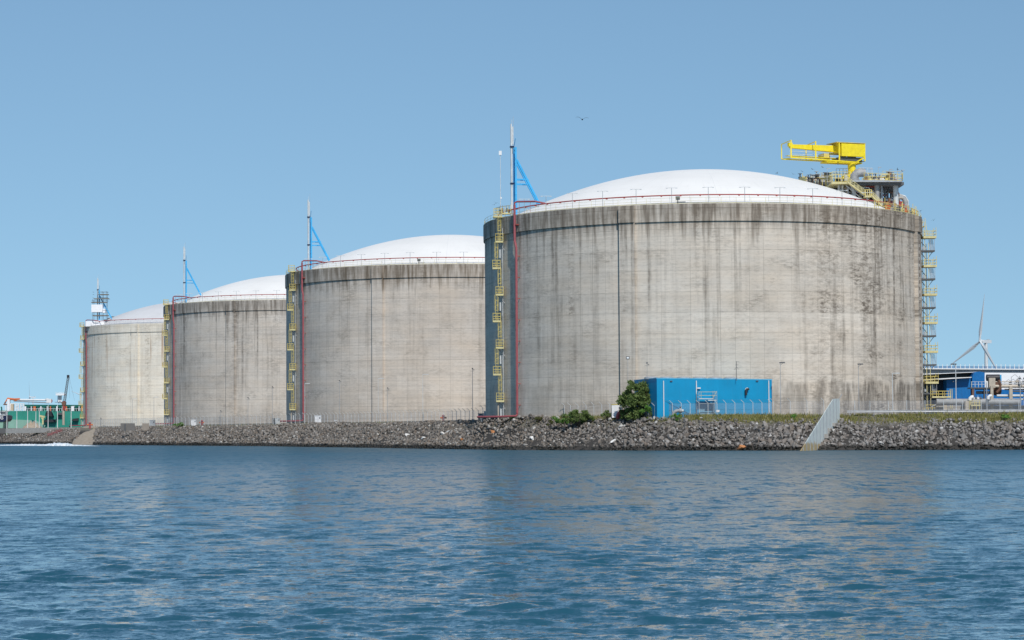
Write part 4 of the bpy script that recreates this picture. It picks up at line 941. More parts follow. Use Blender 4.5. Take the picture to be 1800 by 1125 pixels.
# ------------------------------------------------------------------ stair tower on the right of the nearest tank
p = P(1617.5, 722, 437); TX = P(1618.5, 600, 436).x; TY = 436.0; zg = gz(TX, TY)
root = thing('stair_tower', 'tall yellow and grey stair tower climbing the right side of the nearest tank', 'stair tower', (TX, TY, zg))
Z = lambda py: P(1632, py, 437).z - zg
flo = [722, 668, 614, 563.5, 514, 464, 413.5]
cols_ = MB()
for x in (.9, 2.55):
    for y in (-.9, 1.6): cols_.bar(V(x if x < 1 else 1.6, y, 0), V(x if x < 1 else 1.6, y, Z(428 if x > 1 else 392)), .075)
cols_.build('column', M['pale_yellow'], root)
for k, py in enumerate([718] + flo[1:]):
    z = Z(py+5); x0, x1 = (.5, 3.0)
    MB().box(V((x0+x1)/2+.1, 0, z), (x1-x0, 2.6, .42)).build('platform', M['pale_yellow'], root)
    m = MB()
    for x in (.7, 1.5, 2.3, 3.05):
        for y in (-1.25, 1.25): m.bar(V(x, y, z), V(x, y, z+(1.9 if x > 3 else 1.3)), .055)
    for h_ in (.65, 1.25):
        for y in (-1.25, 1.25): m.bar(V(.5, y, z+h_), V(3.1, y, z+h_), .05)
        m.bar(V(3.1, -1.25, z+h_), V(3.1, 1.25, z+h_), .05)
    m.build('railing', M['yellow'], root)
for k, py in enumerate([691, 641, 590.5, 541, 491, 441.5]):
    z = Z(py+1); MB().box(V(1.35, 0, z), (2.9, 2.4, .3)).build('landing', M['darkgrey'], root)
    zt = Z([668, 614, 563.5, 514, 464, 413.5][k]+7)
    m = MB()                                              # stair flight with railing bars
    for y in (-1.1,):
        for x in (1.95, 2.75): m.bar(V(x, y, z), V(x, y, zt), .05)
        n_ = 13
        for q in range(n_): zz = z+.2+(zt-z-.2)*q/n_; m.box(V(2.35, y+.15+q*.14, zz), (.85, .3, .06))
    m.build('stair_flight', M['grey'], root)
    m = MB().bar(V(0, .3, zt-.1), V(1.5, .3, zt-1.9), .1).bar(V(1.5, .3, zt-1.9), V(.1, .3, z+.2), .09).bar(V(.2, .3, z-.1), V(1.4, .3, z-1.6), .1).bar(V(2.6, .3, z-.1), V(1.6, .3, z-1.4), .08)
    m.bar(V(-.3, .6, z), V(.6, .6, z), .09).box(V(.55, -1.0, z+.6), (.35, .3, .5)).build('bracket', M['grey'], root)
m = MB().bar(V(.2, 0, Z(413)), V(.9, 0, Z(386)), .06).bar(V(1.6, 0, Z(413)), V(1.15, 0, Z(384)), .07).bar(V(.5, 0, Z(405)), V(1.2, 0, Z(395)), .05).box(V(.6, 0, Z(399)), (1.1, 1.2, .15)).bar(V(-.4, 0, Z(391)), V(1.1, 0, Z(391)), .08)
m.build('top_ladder', M['pale_yellow'], root)
# lower yellow stage beside it
root = thing('valve_platform', 'low yellow railed platform at the foot of the stair tower', 'platform', (P(1652, 722, 431).x, 431, gz(85, 431)))
Z2 = lambda py: P(1652, py, 431).z - gz(85, 431)
MB().box(V(.2, 0, Z2(698)), (3.6, 2.2, .3)).build('deck', M['pale_yellow'], root)
m = MB()
for x in (-1.5, -.4, .8, 1.9):
    for y in (-1, 1): m.bar(V(x, y, Z2(698)), V(x, y, Z2(687)), .05)
for h_ in (692.5, 687.5):
    for y in (-1, 1): m.bar(V(-1.6, y, Z2(h_)), V(2, y, Z2(h_)), .05)
m.build('railing', M['yellow'], root)
MB().box(V(1.1, .4, Z2(711)), (.6, .6, 2.7)).build('support', M['sandpipe'], root)
MB().bar(V(1.85, -1, 0), V(1.85, -1, Z2(684)), .07).bar(V(2.2, -1, 0), V(2.2, -1, Z2(684)), .07).build('ladder', M['pale_yellow'], root)
MB().bar(V(-1.6, 0, Z2(715)), V(1.0, 0, Z2(703)), .13).build('brace', M['grey'], root)

# ------------------------------------------------------------------ crane on the nearest dome
YC = 452.0; O = P(1485, 323, YC)
root = thing('crane', 'bright yellow slewing crane with boxy machine house and long boom above the white dome', 'crane', O)
pz = lambda py: P(1497, py+3, YC).z - O.z
PX = 1.45
MB().tube([V(PX, 0, pz(318)), V(PX, 0, pz(283))], .72, 12, r2=.85).tube([V(PX, 0, pz(313)), V(PX, 0, pz(309))], 1.2, 12).build('pedestal', M['crane'], root, True)
MB().box(V(PX-.5, -.2, pz(309)), (3.0, 2.0, .6)).box(V(PX+.6, -.8, pz(304)), (1.4, 1.3, 1.3)).tube([V(PX-1.0, -.6, pz(309)), V(PX+.1, -.9, pz(299)), V(PX+1.1, -.8, pz(303))], .26, 8).build('slew_drive', M['crane'], root, True)
th = rad(22); ax = V(-math.cos(th), -math.sin(th), 0); tv = V(math.sin(th), -math.cos(th), 0)      # boom axis, near side
C = lambda a, t_, py: ax*a + tv*t_ + V(0, 0, pz(py))
def cbox(a0, a1, t0, t1, y0, y1, m=None, y0b=None, y1b=None):
    m = m or MB(); y0b = y0 if y0b is None else y0b; y1b = y1 if y1b is None else y1b
    q = [C(a0, t0, y1), C(a1, t0, y1b), C(a1, t1, y1b), C(a0, t1, y1), C(a0, t0, y0), C(a1, t0, y0b), C(a1, t1, y0b), C(a0, t1, y0)]; n = len(m.v); m.v += [tuple(x) for x in q]
    m.f += [(n+3, n+2, n+1, n), (n+4, n+5, n+6, n+7), (n, n+1, n+5, n+4), (n+1, n+2, n+6, n+5), (n+2, n+3, n+7, n+6), (n+3, n, n+4, n+7)]; return m
h_ = cbox(-3.6, 1.8, 1.2, 2.0, 251.5, 273.5); h_.build('machine_house', M['crane'], root)
cbox(-3.3, 2.2, -1.9, 1.15, 252, 268).build('inner_housing', M['crane'], root)
cbox(-3.7, 3.0, -2.0, 2.1, 249.3, 250.4).build('roof', M['yellow'], root)
cbox(-3.2, 2.0, -1.6, 1.5, 275, 281).build('winch_gear', M['darkgrey'], root)
MB().tube([C(-1.5, -.6, 275), C(-1.5, .9, 275)], .7, 12).tube([C(.6, -.6, 276), C(.6, .9, 276)], .6, 12).build('winch_drum', M['silver'], root, True)
cbox(1.8, 12.5, -.5, .5, 254, 266, None, 255.5, 261.5).build('boom', M['crane'], root)
cbox(12.1, 12.9, -.3, .4, 252.5, 259).build('boom_head', M['crane'], root)
m = MB()
for t_ in (-2.0, 1.9): m.bar(C(-2.2, t_, 283.5 if t_ > 0 else 280), C(13.3, t_, 280 if t_ > 0 else 279), .17)
for a in (13.3, 7.7, 2.3, -3.6):
    m.bar(C(a, -2.0, 279), C(a, -2.0, 253), .13).bar(C(a, 1.9, 281), C(a, 1.9, 250), .18).bar(C(a, -2.0, 253.5), C(a, 1.9, 250.5), .1).bar(C(a, -2.0, 279.5), C(a, 1.9, 281), .1)
m.bar(C(-3.6, 1.9, 274), C(-1.4, 1.9, 284), .17).build('frame', M['crane'], root)
cbox(-3.4, 4.8, -1.4, 1.2, 282.5, 285).build('base_beam', M['crane'], root)
m = MB()
for t_, a0, a1, y in ((-1.1, 3, 13, 276), (.8, 3, 13, 278)): m.prism([C(a0, t_, y), C(a1, t_, y-1), C(a1, t_+1.0, y-1), C(a0, t_+1.0, y)], (0, 0, .08))
m.build('walkway', M['crane'], root)
m = MB()
for y in (267, 272): m.bar(C(3, .6, y), C(13, .6, y+.5), .05)
m.build('hoist_rope', M['palegrey'], root)
cbox(4.0, 5.2, -1.5, .8, 269, 280).build('trolley', M['yellow'], root)

# ------------------------------------------------------------------ pump platform at the dome edge
YP = 449.0; O = P(1540, 337, YP); Q = lambda px, py, Y=YP: P(px, py, Y) - O
root = thing('pump_platform', 'steel pump platform crowded with pipes at the right edge of the nearest dome', 'platform', O)
def slab(x0, x1, y0, y1, Y0, Y1):
    a, b_ = Q(x0, y1, Y0), Q(x1, y1, Y0); top = Q(x0, y0, Y0).z; m = MB()
    return m.prism([V(a.x, a.y, a.z), V(b_.x, b_.y, b_.z), V(b_.x, b_.y, top), V(a.x, a.y, top)], (0, Y1-Y0, 0))
slab(1498, 1586, 316.8, 319.5, 443, 461).build('deck', M['grey'], root)
slab(1499, 1589, 320.5, 325, 444, 460).build('deck_girder', M['darkgrey'], root)
slab(1504, 1578, 325.5, 330, 448, 459).build('under_beam', M['darkgrey'], root)
slab(1462, 1497, 320, 323, 446, 462).build('deck', M['pale_yellow'], root)
slab(1425, 1463, 320.5, 324, 462, 474).build('deck', M['darkgrey'], root)
for px, yb, w, mt, Y in ((1541.5, 352, .5, 'silver', 445), (1549.5, 356, .28, 'grey', 446), (1574.5, 362, .55, 'palegrey', 446), (1566.5, 360, .3, 'darkgrey', 458), (1501, 348, .4, 'palegrey', 447), (1475, 340, .3, 'grey', 448), (1481, 342, .22, 'palegrey', 448), (1512, 348, .3, 'darkgrey', 459), (1530, 354, .3, 'darkgrey', 460), (1560, 358, .25, 'grey', 456)):
    a = Q(px, 326, Y); MB().tube([a, V(a.x, a.y, Q(px, yb+5, Y).z)], w, 10).build('column', M[mt], root, True)
slab(1462, 1496, 324, 343, 455, 463).build('equipment_housing', M['darkgrey'], root)
slab(1466, 1478, 327, 333, 454, 455).build('equipment_box', M['black'], root); slab(1486, 1494, 326, 336, 453.6, 455).build('equipment_box', M['black'], root); slab(1468, 1492, 335, 337, 452, 455).build('equipment_shelf', M['palegrey'], root)
slab(1500, 1516, 321, 329, 446.5, 450).build('equipment_box', M['darkgrey'], root); slab(1448, 1462, 312, 321, 463, 468).build('equipment_box', M['sandpipe'], root)
slab(1506, 1548, 331, 352, 455, 463).build('equipment_housing', M['black'], root)
slab(1535, 1572, 348, 362, 454, 462).build('equipment_housing', M['darkgrey'], root)
slab(1440, 1464, 322, 333, 464, 474).build('equipment_housing', M['rust'], root)
# big silver pipe bends
MB().tube([Q(1503, 332, 445), Q(1501, 318, 445), Q(1502, 309, 445), Q(1506, 304.5, 445), Q(1513, 303.5, 445), Q(1521, 304, 445)], .85, 14).build('pipe_bend', M['silver'], root, True)
MB().tube([Q(1578, 349, 447), Q(1583, 346, 447), Q(1589, 349, 447), Q(1592, 356, 447), Q(1592, 366, 447)], .5, 12).build('pipe_bend', M['silver'], root, True)
MB().tube([Q(1575, 347, 451), Q(1582, 343, 451), Q(1590, 345.5, 451), Q(1595, 353, 451), Q(1595.5, 366, 451)], .28, 10).build('pipe_bend', M['palegrey'], root, True)
rp = random.Random(3); mats = ['silver', 'palegrey', 'grey', 'darkgrey', 'rust', 'sandpipe', 'redring', 'white']
for k in range(46):
    zone = k % 4; Y = rp.uniform(444.5, 458)
    if zone == 0: x0, y0 = rp.uniform(1506, 1572), rp.uniform(327, 356)
    elif zone == 1: x0, y0 = rp.uniform(1524, 1580), rp.uniform(307, 316)
    elif zone == 2: x0, y0 = rp.uniform(1464, 1500), rp.uniform(326, 340)
    else: x0, y0 = rp.uniform(1545, 1585), rp.uniform(340, 362)
    ln = rp.uniform(5, 17); r_ = rp.uniform(.07, .26); a = Q(x0, y0, Y)
    if rp.random() < .5: pts = [a, a+V(ln*.06, 0, 0), a+V(ln*.11, 0, 0), a+V(ln*.11+.15, 0, -.2), a+V(ln*.11+.15, 0, -rp.uniform(.8, 2))]
    else: pts = [a+V(0, 0, rp.uniform(.3, 1)), a, a+V(.1, .3, -.3), a+V(rp.uniform(.6, 1.6), .4, -.3)]
    if zone == 1: pts = [V(p_.x, p_.y, max(p_.z, Q(1540, 316.5, 445).z)) for p_ in pts]
    MB().tube(pts, r_, 7).build('pipe', M[mats[rp.randrange(len(mats))]], root, True)
def valve(a, s, mt='darkgrey'):
    MB().lathe([(.001, -.5*s), (.4*s, -.4*s), (.3*s, 0), (.4*s, .4*s), (.15*s, .5*s), (.12*s, 1.0*s), (.45*s, 1.02*s), (.45*s, 1.1*s), (.001, 1.12*s)], a, 8).build('valve', M[mt], root)
for k in range(30):
    if k < 12: a = Q(rp.uniform(1404, 1462), 0, 466); x_ = 1404 + (k+.5)/12*58; a = Q(x_, 312 + (x_-1404)*.045*0 + rp.uniform(-2, 4) + (3 if x_ < 1425 else 0), rp.uniform(462, 470))
    else: a = Q(rp.uniform(1464, 1580), rp.uniform(310, 315) if k % 2 else rp.uniform(332, 350), rp.uniform(445, 455))
    valve(a, rp.uniform(.6, 1.15), rp.choice(['darkgrey', 'grey', 'rust', 'palegrey', 'pale_yellow']))
for k in range(64):
    x_ = rp.uniform(1408, 1500); base_y = 322 - (1500-x_)*.02; Y = rp.uniform(455, 470); s_ = rp.uniform(.3, .9); a = Q(x_, rp.uniform(base_y-9, base_y+1) + (4 if x_ < 1425 else 0), Y)
    mt = M[rp.choice(['darkgrey', 'grey', 'rust', 'pale_yellow', 'yellow', 'palegrey', 'black', 'sandpipe', 'yellow'])]
    if k % 3 == 0: MB().box(a, (s_*1.3, s_, s_*1.2)).tube([a, a+V(0, 0, s_*1.6)], .07, 5).build('valve_block', mt, root)
    elif k % 3 == 1: MB().tube([a+V(0, 0, -1.2), a+V(0, 0, s_), a+V(.3, 0, s_+.25), a+V(1.2, 0, s_+.25), a+V(1.4, 0, s_), a+V(1.4, 0, -1)], rp.uniform(.06, .16), 6).build('pipe_loop', mt, root, True)
    else: MB().bar(a+V(0, 0, -1.5), a+V(0, 0, s_), .06).box(a+V(0, 0, s_), (.5, .3, .3)).bar(a+V(-.6, 0, 0), a+V(.6, 0, 0), .05).build('gauge_post', mt, root)
for k in range(34):
    x_ = rp.uniform(1516, 1570); Y = rp.uniform(446, 457); s_ = rp.uniform(.3, .75); a = Q(x_, 315.5, Y); a.z = Q(1540, 316.8, 443).z + .35; mt = M[rp.choice(['darkgrey', 'grey', 'rust', 'pale_yellow', 'palegrey', 'black', 'sandpipe', 'yellow', 'redring'])]
    if k % 2: MB().box(a, (s_*1.6, s_, s_*1.5)).tube([a, a+V(0, 0, s_*2.4)], .07, 5).build('skid', mt, root)
    else: MB().tube([a, a+V(0, 0, s_+.4), a+V(.3, 0, s_+.6), a+V(rp.uniform(1, 3), 0, s_+.6)], rp.uniform(.06, .15), 6).build('skid_pipe', mt, root, True)
# railings: front edge of each deck
def rail(x0, y0, x1, y1, Y0, Y1, n, mt='yellow', h=1.25, t_=.055):
    a, b_ = Q(x0, y0, Y0), Q(x1, y1, Y1); m = MB()
    for k in range(n+1): p_ = a.lerp(b_, k/n); m.bar(p_, p_+V(0, 0, h), t_)
    for z in (.12, h*.5, h): m.bar(a+V(0, 0, z), b_+V(0, 0, z), t_*.8)
    m.build('railing', M[mt], root)
rail(1519, 316, 1586, 318.5, 443, 443, 9, h=1.4); rail(1586, 318.5, 1587, 315, 443, 460, 4, h=1.4); rail(1463, 320, 1497, 320, 446, 446, 6, h=1.5); rail(1463, 313, 1495, 313, 450, 450, 6, 'pale_yellow', 1.3)
rail(1510, 306, 1533, 306.5, 452, 452, 3, 'palegrey', 1.3); rail(1426, 321, 1462, 320, 463, 463, 8, 'pale_yellow', 1.3); rail(1440, 314, 1466, 313, 468, 468, 6, 'pale_yellow', 1.2); rail(1411, 322, 1426, 325, 468, 468, 4, 'orange', 1.4)
rail(1552, 311, 1584, 312, 455, 455, 5, 'pale_yellow', 1.2); rail(1470, 307, 1500, 306, 455, 455, 5, 'yellow', 1.2); rail(1450, 317, 1472, 315, 458, 458, 5, 'yellow', 1.3); rail(1500, 326, 1520, 330, 446, 446, 4, 'pale_yellow', 1.1)
# stairs down with landing
def flight(x0, y0, x1, y1, Y):
    a, b_ = Q(x0, y0, Y), Q(x1, y1, Y); m = MB()
    for dy in (-.55, .55):
        o = V(0, dy, 0); m.bar(a+o, b_+o, .12)
        for z in (.5, 1.0): m.bar(a+o+V(0, 0, z), b_+o+V(0, 0, z), .05)
        for k in range(6): p_ = a.lerp(b_, k/5)+o; m.bar(p_, p_+V(0, 0, 1.0), .04)
    for k in range(14): p_ = a.lerp(b_, (k+.5)/14); m.box(p_, (.28, 1.0, .05))
    m.build('stair', M['pale_yellow'], root)
flight(1489, 320, 1521, 344, 443); flight(1531, 344, 1550, 363, 442.5)
slab(1521, 1532, 344, 346, 441.5, 444.5).build('landing', M['pale_yellow'], root); rail(1521, 344, 1532, 344, 441.5, 441.5, 3, h=1.2, t_=.08)
MB().bar(Q(1487, 326, 444), Q(1518, 352, 444), .12).build('strut', M['grey'], root); MB().bar(Q(1500, 332, 446), Q(1528, 352, 446), .1).build('strut', M['grey'], root)
for px, y0, y1 in ((1484, 318, 298), (1509.5, 318, 296), (1544, 318, 294), (1564, 318, 298), (1585, 318, 299), (1454, 320, 296), (1529.5, 318, 297), (1578, 318, 301)):
    MB().bar(Q(px, y0, 449), Q(px, y1, 449), .045).box(Q(px, y1, 449)+V(.25, 0, 0), (.7, .15, .12)).build('light_mast', M['grey'], root)
MB().bar(Q(1454, 312, 452), Q(1454, 300, 452), .06).box(Q(1454, 306, 452), (.8, .3, .6)).build('instrument_post', M['darkgrey'], root)
slab(1433, 1440, 306, 311, 462, 464).build('instrument_box', M['darkgrey'], root); slab(1443, 1450, 311, 322, 462, 464).build('instrument_box', M['grey'], root)
# dense yellow rim cage to the right
cx, cy = TANKS[0]; m = MB()
for k in range(30):
    a = rad(44 + k*1.55); r_ = TANKR-.5-(k % 3)*.35; p_ = V(cx+r_*math.sin(a), cy-r_*math.cos(a), RIM)-O; m.bar(p_, p_+V(0, 0, 1.6+(k % 4)*.25), .06)
for z in (.7, 1.4):
    m.tube([V(cx+(TANKR-.5)*math.sin(rad(44+k*5)), cy-(TANKR-.5)*math.cos(rad(44+k*5)), RIM+z)-O for k in range(10)], .05, 4)
m.build('rim_railing', M['yellow'], root)
for k in range(12):
    a = rad(52 + k*3.1); r_ = TANKR-1.3; p_ = V(cx+r_*math.sin(a), cy-r_*math.cos(a), RIM+.7)-O; MB().box(p_, (rp.uniform(.5, 1.2), .5, rp.uniform(.6, 1.3)), a).tube([p_, p_+V(0, 0, rp.uniform(.8, 1.5))], .1, 6).build('rim_valve', M[['orange', 'silver', 'darkgrey', 'pale_yellow'][k % 4]], root)
# things by the ladder head on the nearest tank's left rim
root = thing('rim_platform', 'yellow railed platform cluttered with valves at the ladder head of the nearest tank', 'platform', P(885, 378, 432)); O2 = P(885, 378, 432)
m = MB(); a_ = [P(x, y, Y)-O2 for x, y, Y in ((868, 380, 436), (878, 377, 431), (898, 374, 427))]
for p0, p1 in zip(a_[:-1], a_[1:]):
    for k in range(5): q = p0.lerp(p1, k/4); m.bar(q, q+V(0, 0, 1.5), .06)
    for z in (.7, 1.45): m.bar(p0+V(0, 0, z), p1+V(0, 0, z), .05)
m.build('railing', M['yellow'], root); MB().box(V(1.0, -.5, .2), (2.6, 1.6, .2)).build('deck', M['pale_yellow'], root)
for k in range(6): MB().box(V(-.6+k*.42, .3, .7+.3*(k % 2)), (.3, .4, .7)).bar(V(-.6+k*.42, .3, .7), V(-.6+k*.42, .3, 1.9), .05).build('valve', M[['darkgrey', 'rust', 'grey'][k % 3]], root)

# ------------------------------------------------------------------ background right: viaduct, sheds, pipe rack
def prism_px(pts, Y, dep, name, mt, root, O):
    q = [P(x, y, Y)-O for x, y in pts]; return MB().prism(q[::-1], (0, dep, 0)).build(name, mt, root)
O = P(1640, 722, 640); O.z = gz(O.x, O.y); root = thing('viaduct', 'long pale viaduct with blue rail crossing behind the sheds on the right', 'viaduct', O)
X0, X1 = 1560, 2150
prism_px([(X0, 648.6), (X1, 652), (X1, 650.2-.2), (X0, 646.9)], 640, 9, 'parapet', M['white'], root, O)
prism_px([(X0, 649.2), (X1, 652.6), (X1, 660), (X0, 657.5)], 641, 7, 'deck_beam', paint('viaduct_concrete', (.4, .4, .4), .8), root, O)
m = MB()
for y in (643.6, 645.6): m.bar(P(X0, y+.3, 640.5)-O, P(X1, y+3.4, 640.5)-O, .12)
m.build('rail', paint('dark_blue_paint', (.02, .08, .25), .5), root)
for k in range(44):
    px = X0+10+k*7.9 if k*7.9 < 560 else None
    if px: q = P(px, 648, 640.3)-O; MB().bar(q, q+V(0, 0, 1.25), .11).build('rail_post', M['white'], root)
for px in (1600, 1850, 2050): q = P(px, 655, 644)-O; MB().box(V(q.x, q.y, q.z/2), (3, 3, q.z)).build('pier', M['concrete'], root)
RB_ = paint('royal_blue_cladding', (.004, .14, .40), .45); DB_ = paint('painted_shade_cladding', (.012, .035, .075), .5)  # the dark blue paints the side wall's shade into its colour
O = P(1664, 722, 520); O.z = gz(O.x, O.y); root = thing('blue_shed', 'royal blue shed with pale slanting roof edge right of the stair tower', 'building', O)
q = lambda x, y, Y=520: P(x, y, Y)-O
prism_px([(1664, 748), (1706, 748), (1706, 664), (1664, 668)], 520, 16, 'wall', RB_, root, O)
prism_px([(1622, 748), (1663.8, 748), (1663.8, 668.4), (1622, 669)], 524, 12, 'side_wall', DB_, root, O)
prism_px([(1622, 668.8), (1708, 663.8), (1708, 662.6), (1680, 663.5), (1622, 667.0)], 518, 19, 'roof', M['white'], root, O)
prism_px([(1675, 670), (1677, 670), (1677, 671.5), (1675, 671.5)], 519.6, .4, 'lamp', M['white'], root, O)
O = P(1640, 722, 560); O.z = gz(O.x, O.y); root = thing('dark_shed', 'low dark shed with thin white roof edge behind the royal blue shed', 'building', O)
prism_px([(1622, 748), (1720, 748), (1720, 656.5), (1622, 660)], 560, 14, 'wall', paint('dark_green_cladding', (.018, .03, .032), .5), root, O)
prism_px([(1622, 658.6), (1722, 654.2), (1722, 653.3), (1622, 657.3)], 558, 17, 'roof', M['white'], root, O)
O = P(1720, 722, 590); O.z = gz(O.x, O.y); root = thing('gabled_shed', 'royal blue gabled shed under the viaduct', 'building', O)
prism_px([(1710, 748), (1731, 748), (1731, 655), (1722, 653), (1713, 654), (1709, 662)], 556, 20, 'wall', RB_, root, O)
prism_px([(1727, 748), (1800, 748), (1800, 685), (1727, 684)], 580, 10, 'annex', RB_, root, O)
O = P(1770, 722, 620); O.z = gz(O.x, O.y); root = thing('white_hall', 'large white hall under the viaduct at the right edge of the photo', 'building', O)
prism_px([(1731, 748), (2050, 748), (2050, 657), (1731, 655)], 615, 18, 'wall', M['creamwhite'], root, O)
m = MB()
for x in (1752, 1774, 1790, 1812): m.prism([P(x, 680, 614.7)-O, P(x+5, 680, 614.7)-O, P(x+5, 671, 614.7)-O, P(x, 671, 614.7)-O][::-1], (0, .1, 0))
m.build('window', M['darkgrey'], root)
YR = 430.0; O = P(1750, 722, YR); O.z = gz(O.x, O.y); root = thing('pipe_rack', 'crowded rack of sand coloured and silver pipes on the right bank', 'pipe rack', O)
def hp(name, x0, x1, py, r, mt, Y=YR, n=12, sl_=0.0): MB().tube([P(x0, py, Y)-O, P(x1, py+sl_, Y)-O], r, n).build(name, M[mt], root, True)
hp('large_pipe', 1646, 1794, 706.5, .62, 'silver', 428, 16); hp('pipe', 1740, 2000, 679, .3, 'sandpipe'); hp('pipe', 1752, 2000, 695.5, .24, 'palegrey'); hp('pipe', 1734, 2000, 702, .16, 'palegrey'); hp('pipe', 1755, 2000, 674.5, .12, 'grey'); hp('pipe', 1716, 1742, 690, .28, 'darkgrey'); hp('pipe', 1714, 1740, 684, .12, 'darkgrey'); hp('pipe', 1766, 2000, 684.5, .14, 'darkgrey'); hp('pipe', 1780, 2000, 688, .14, 'darkgrey'); hp('pipe', 1740, 2000, 671, .09, 'sandpipe')
for x, y0, w, mt in ((1743, 678, .55, 'sandpipe'), (1776.5, 679, .6, 'sandpipe'), (1710, 681, .4, 'rust'), (1730, 683, .25, 'darkgrey'), (1804, 679, .6, 'sandpipe'), (1840, 679, .6, 'sandpipe')):
    a = P(x, y0, YR-.6)-O; MB().box(V(a.x, a.y, a.z/2), (w, .6, a.z)).build('support', M[mt], root)
MB().lathe([(.001, -1.9), (1.0, -1.6), (1.15, -1.2), (1.15, 1.2), (1.0, 1.6), (.001, 1.9)], P(1750, 678, YR+2)-O, 16).build('vessel', M['rust'], root, True)
a = P(1745, 664, YR+1)-O; MB().tube([a+V(-1.2, 0, 0), a+V(1.3, 0, 0)], .65, 14).build('motor', M['black'], root, True)
a = P(1743, 673, YR)-O; MB().box(a, (1.2, 1.2, 1.9)).build('actuator', M['sandpipe'], root)
MB().tube([P(1755, 668, YR)-O+V(0, -.3, 0), P(1758, 676, YR)-O+V(0, -.3, 0), P(1757, 684, YR)-O, P(1752, 690, YR)-O], .24, 8).build('pipe', M['rust'], root, True)
a = P(1757.5, 668, YR+1.5)-O; MB().tube([a+V(0, 0, -1.2), a+V(0, 0, 1.0)], .33, 10).build('gas_bottle', M['sky'], root, True)
for k, (x, y) in enumerate(((1705, 700), (1737, 698))): MB().tube([P(x, y+4, 427)-O, P(x+.5, y, 427)-O, P(x+3, y-2, 427)-O, P(x+6, y-2.4, 427)-O], .35 if k == 0 else .3, 10).build('elbow', M['white'], root, True)
for k in range(5): a = P(1707+k*4, 701, 428)-O; MB().lathe([(.28, -.28), (.42, 0), (.28, .28)], a, 8).bar(a, a+V(0, 0, .6), .06).build('valve', M['palegrey' if k % 2 else 'darkgrey'], root)
m = MB()
for x in (1708, 1714, 1720, 1726, 1732): a = P(x, 681, YR-1)-O; m.bar(a, a+V(0, 0, 1.1), .06)
for y in (671, 675.5): m.bar(P(1707, y, YR-1)-O, P(1735, y, YR-1)-O, .045)
m.build('railing', M['palegrey'], root)
prism_px([(1706, 681), (1740, 681), (1740, 683), (1706, 683)], YR-1, 3, 'walkway', M['darkgrey'], root, O)
for k in range(22):
    x = 1762 + rp.uniform(0, 70); a = P(x, rp.uniform(664, 676), YR+rp.uniform(-1, 2))-O
    if k % 3 == 0: MB().tube([a+V(0, 0, -.8), a+V(0, 0, .3), a+V(.7, 0, .8), a+V(1.3, 0, .3), a+V(1.3, 0, -.8)], .05, 5).build('pipe', M['grey'], root)
    else: MB().bar(a+V(0, 0, -.9), a+V(0, 0, .5), .06).box(a, (.4, .3, .35)).build('valve', M[rp.choice(['darkgrey', 'sandpipe', 'rust', 'grey'])], root)
prism_px([(1646, 712.5), (1900, 712.5), (1900, 740), (1646, 740)], 434, 1.0, 'bund_wall', M['concrete'], root, O)
root = thing('yellow_step', 'small yellow crossing steps with railing in front of the large pipe', 'stairs', (P(1712, 722, 424).x, 424, gz(95, 424))); OO = V(P(1712, 722, 424).x, 424, gz(95, 424)); zz = lambda y: P(1712, y, 424).z - OO.z
MB().box(V(.2, 0, zz(712.5)), (1.8, 1.5, .22)).build('platform', M['pale_yellow'], root)
m = MB()
for x in (-1.0, -.5, .3, 1.2): m.bar(V(x, -.7, zz(720)), V(x, -.7, zz(704.5)), .06).bar(V(x, .7, zz(720)), V(x, .7, zz(704.5)), .06)
m.bar(V(-1.0, -.7, zz(704.5)), V(1.2, -.7, zz(704.5)), .05).bar(V(-1, -.7, zz(708)), V(1.2, -.7, zz(708)), .05).build('railing', M['yellow'], root)
MB().box(V(-1.35, 0, zz(713)), (.7, 1.2, 1.7)).build('step_side', M['sandpipe'], root)
for x, yt, lab in ((1735, 672, 'thin grey post in front of the pipe rack, left one'), (1794, 674, 'thicker grey post in front of the pipe rack at the photo edge')): pole_thing('post', x, yt, 722, 392, lab, 'post', 'none', .1, M['grey'])

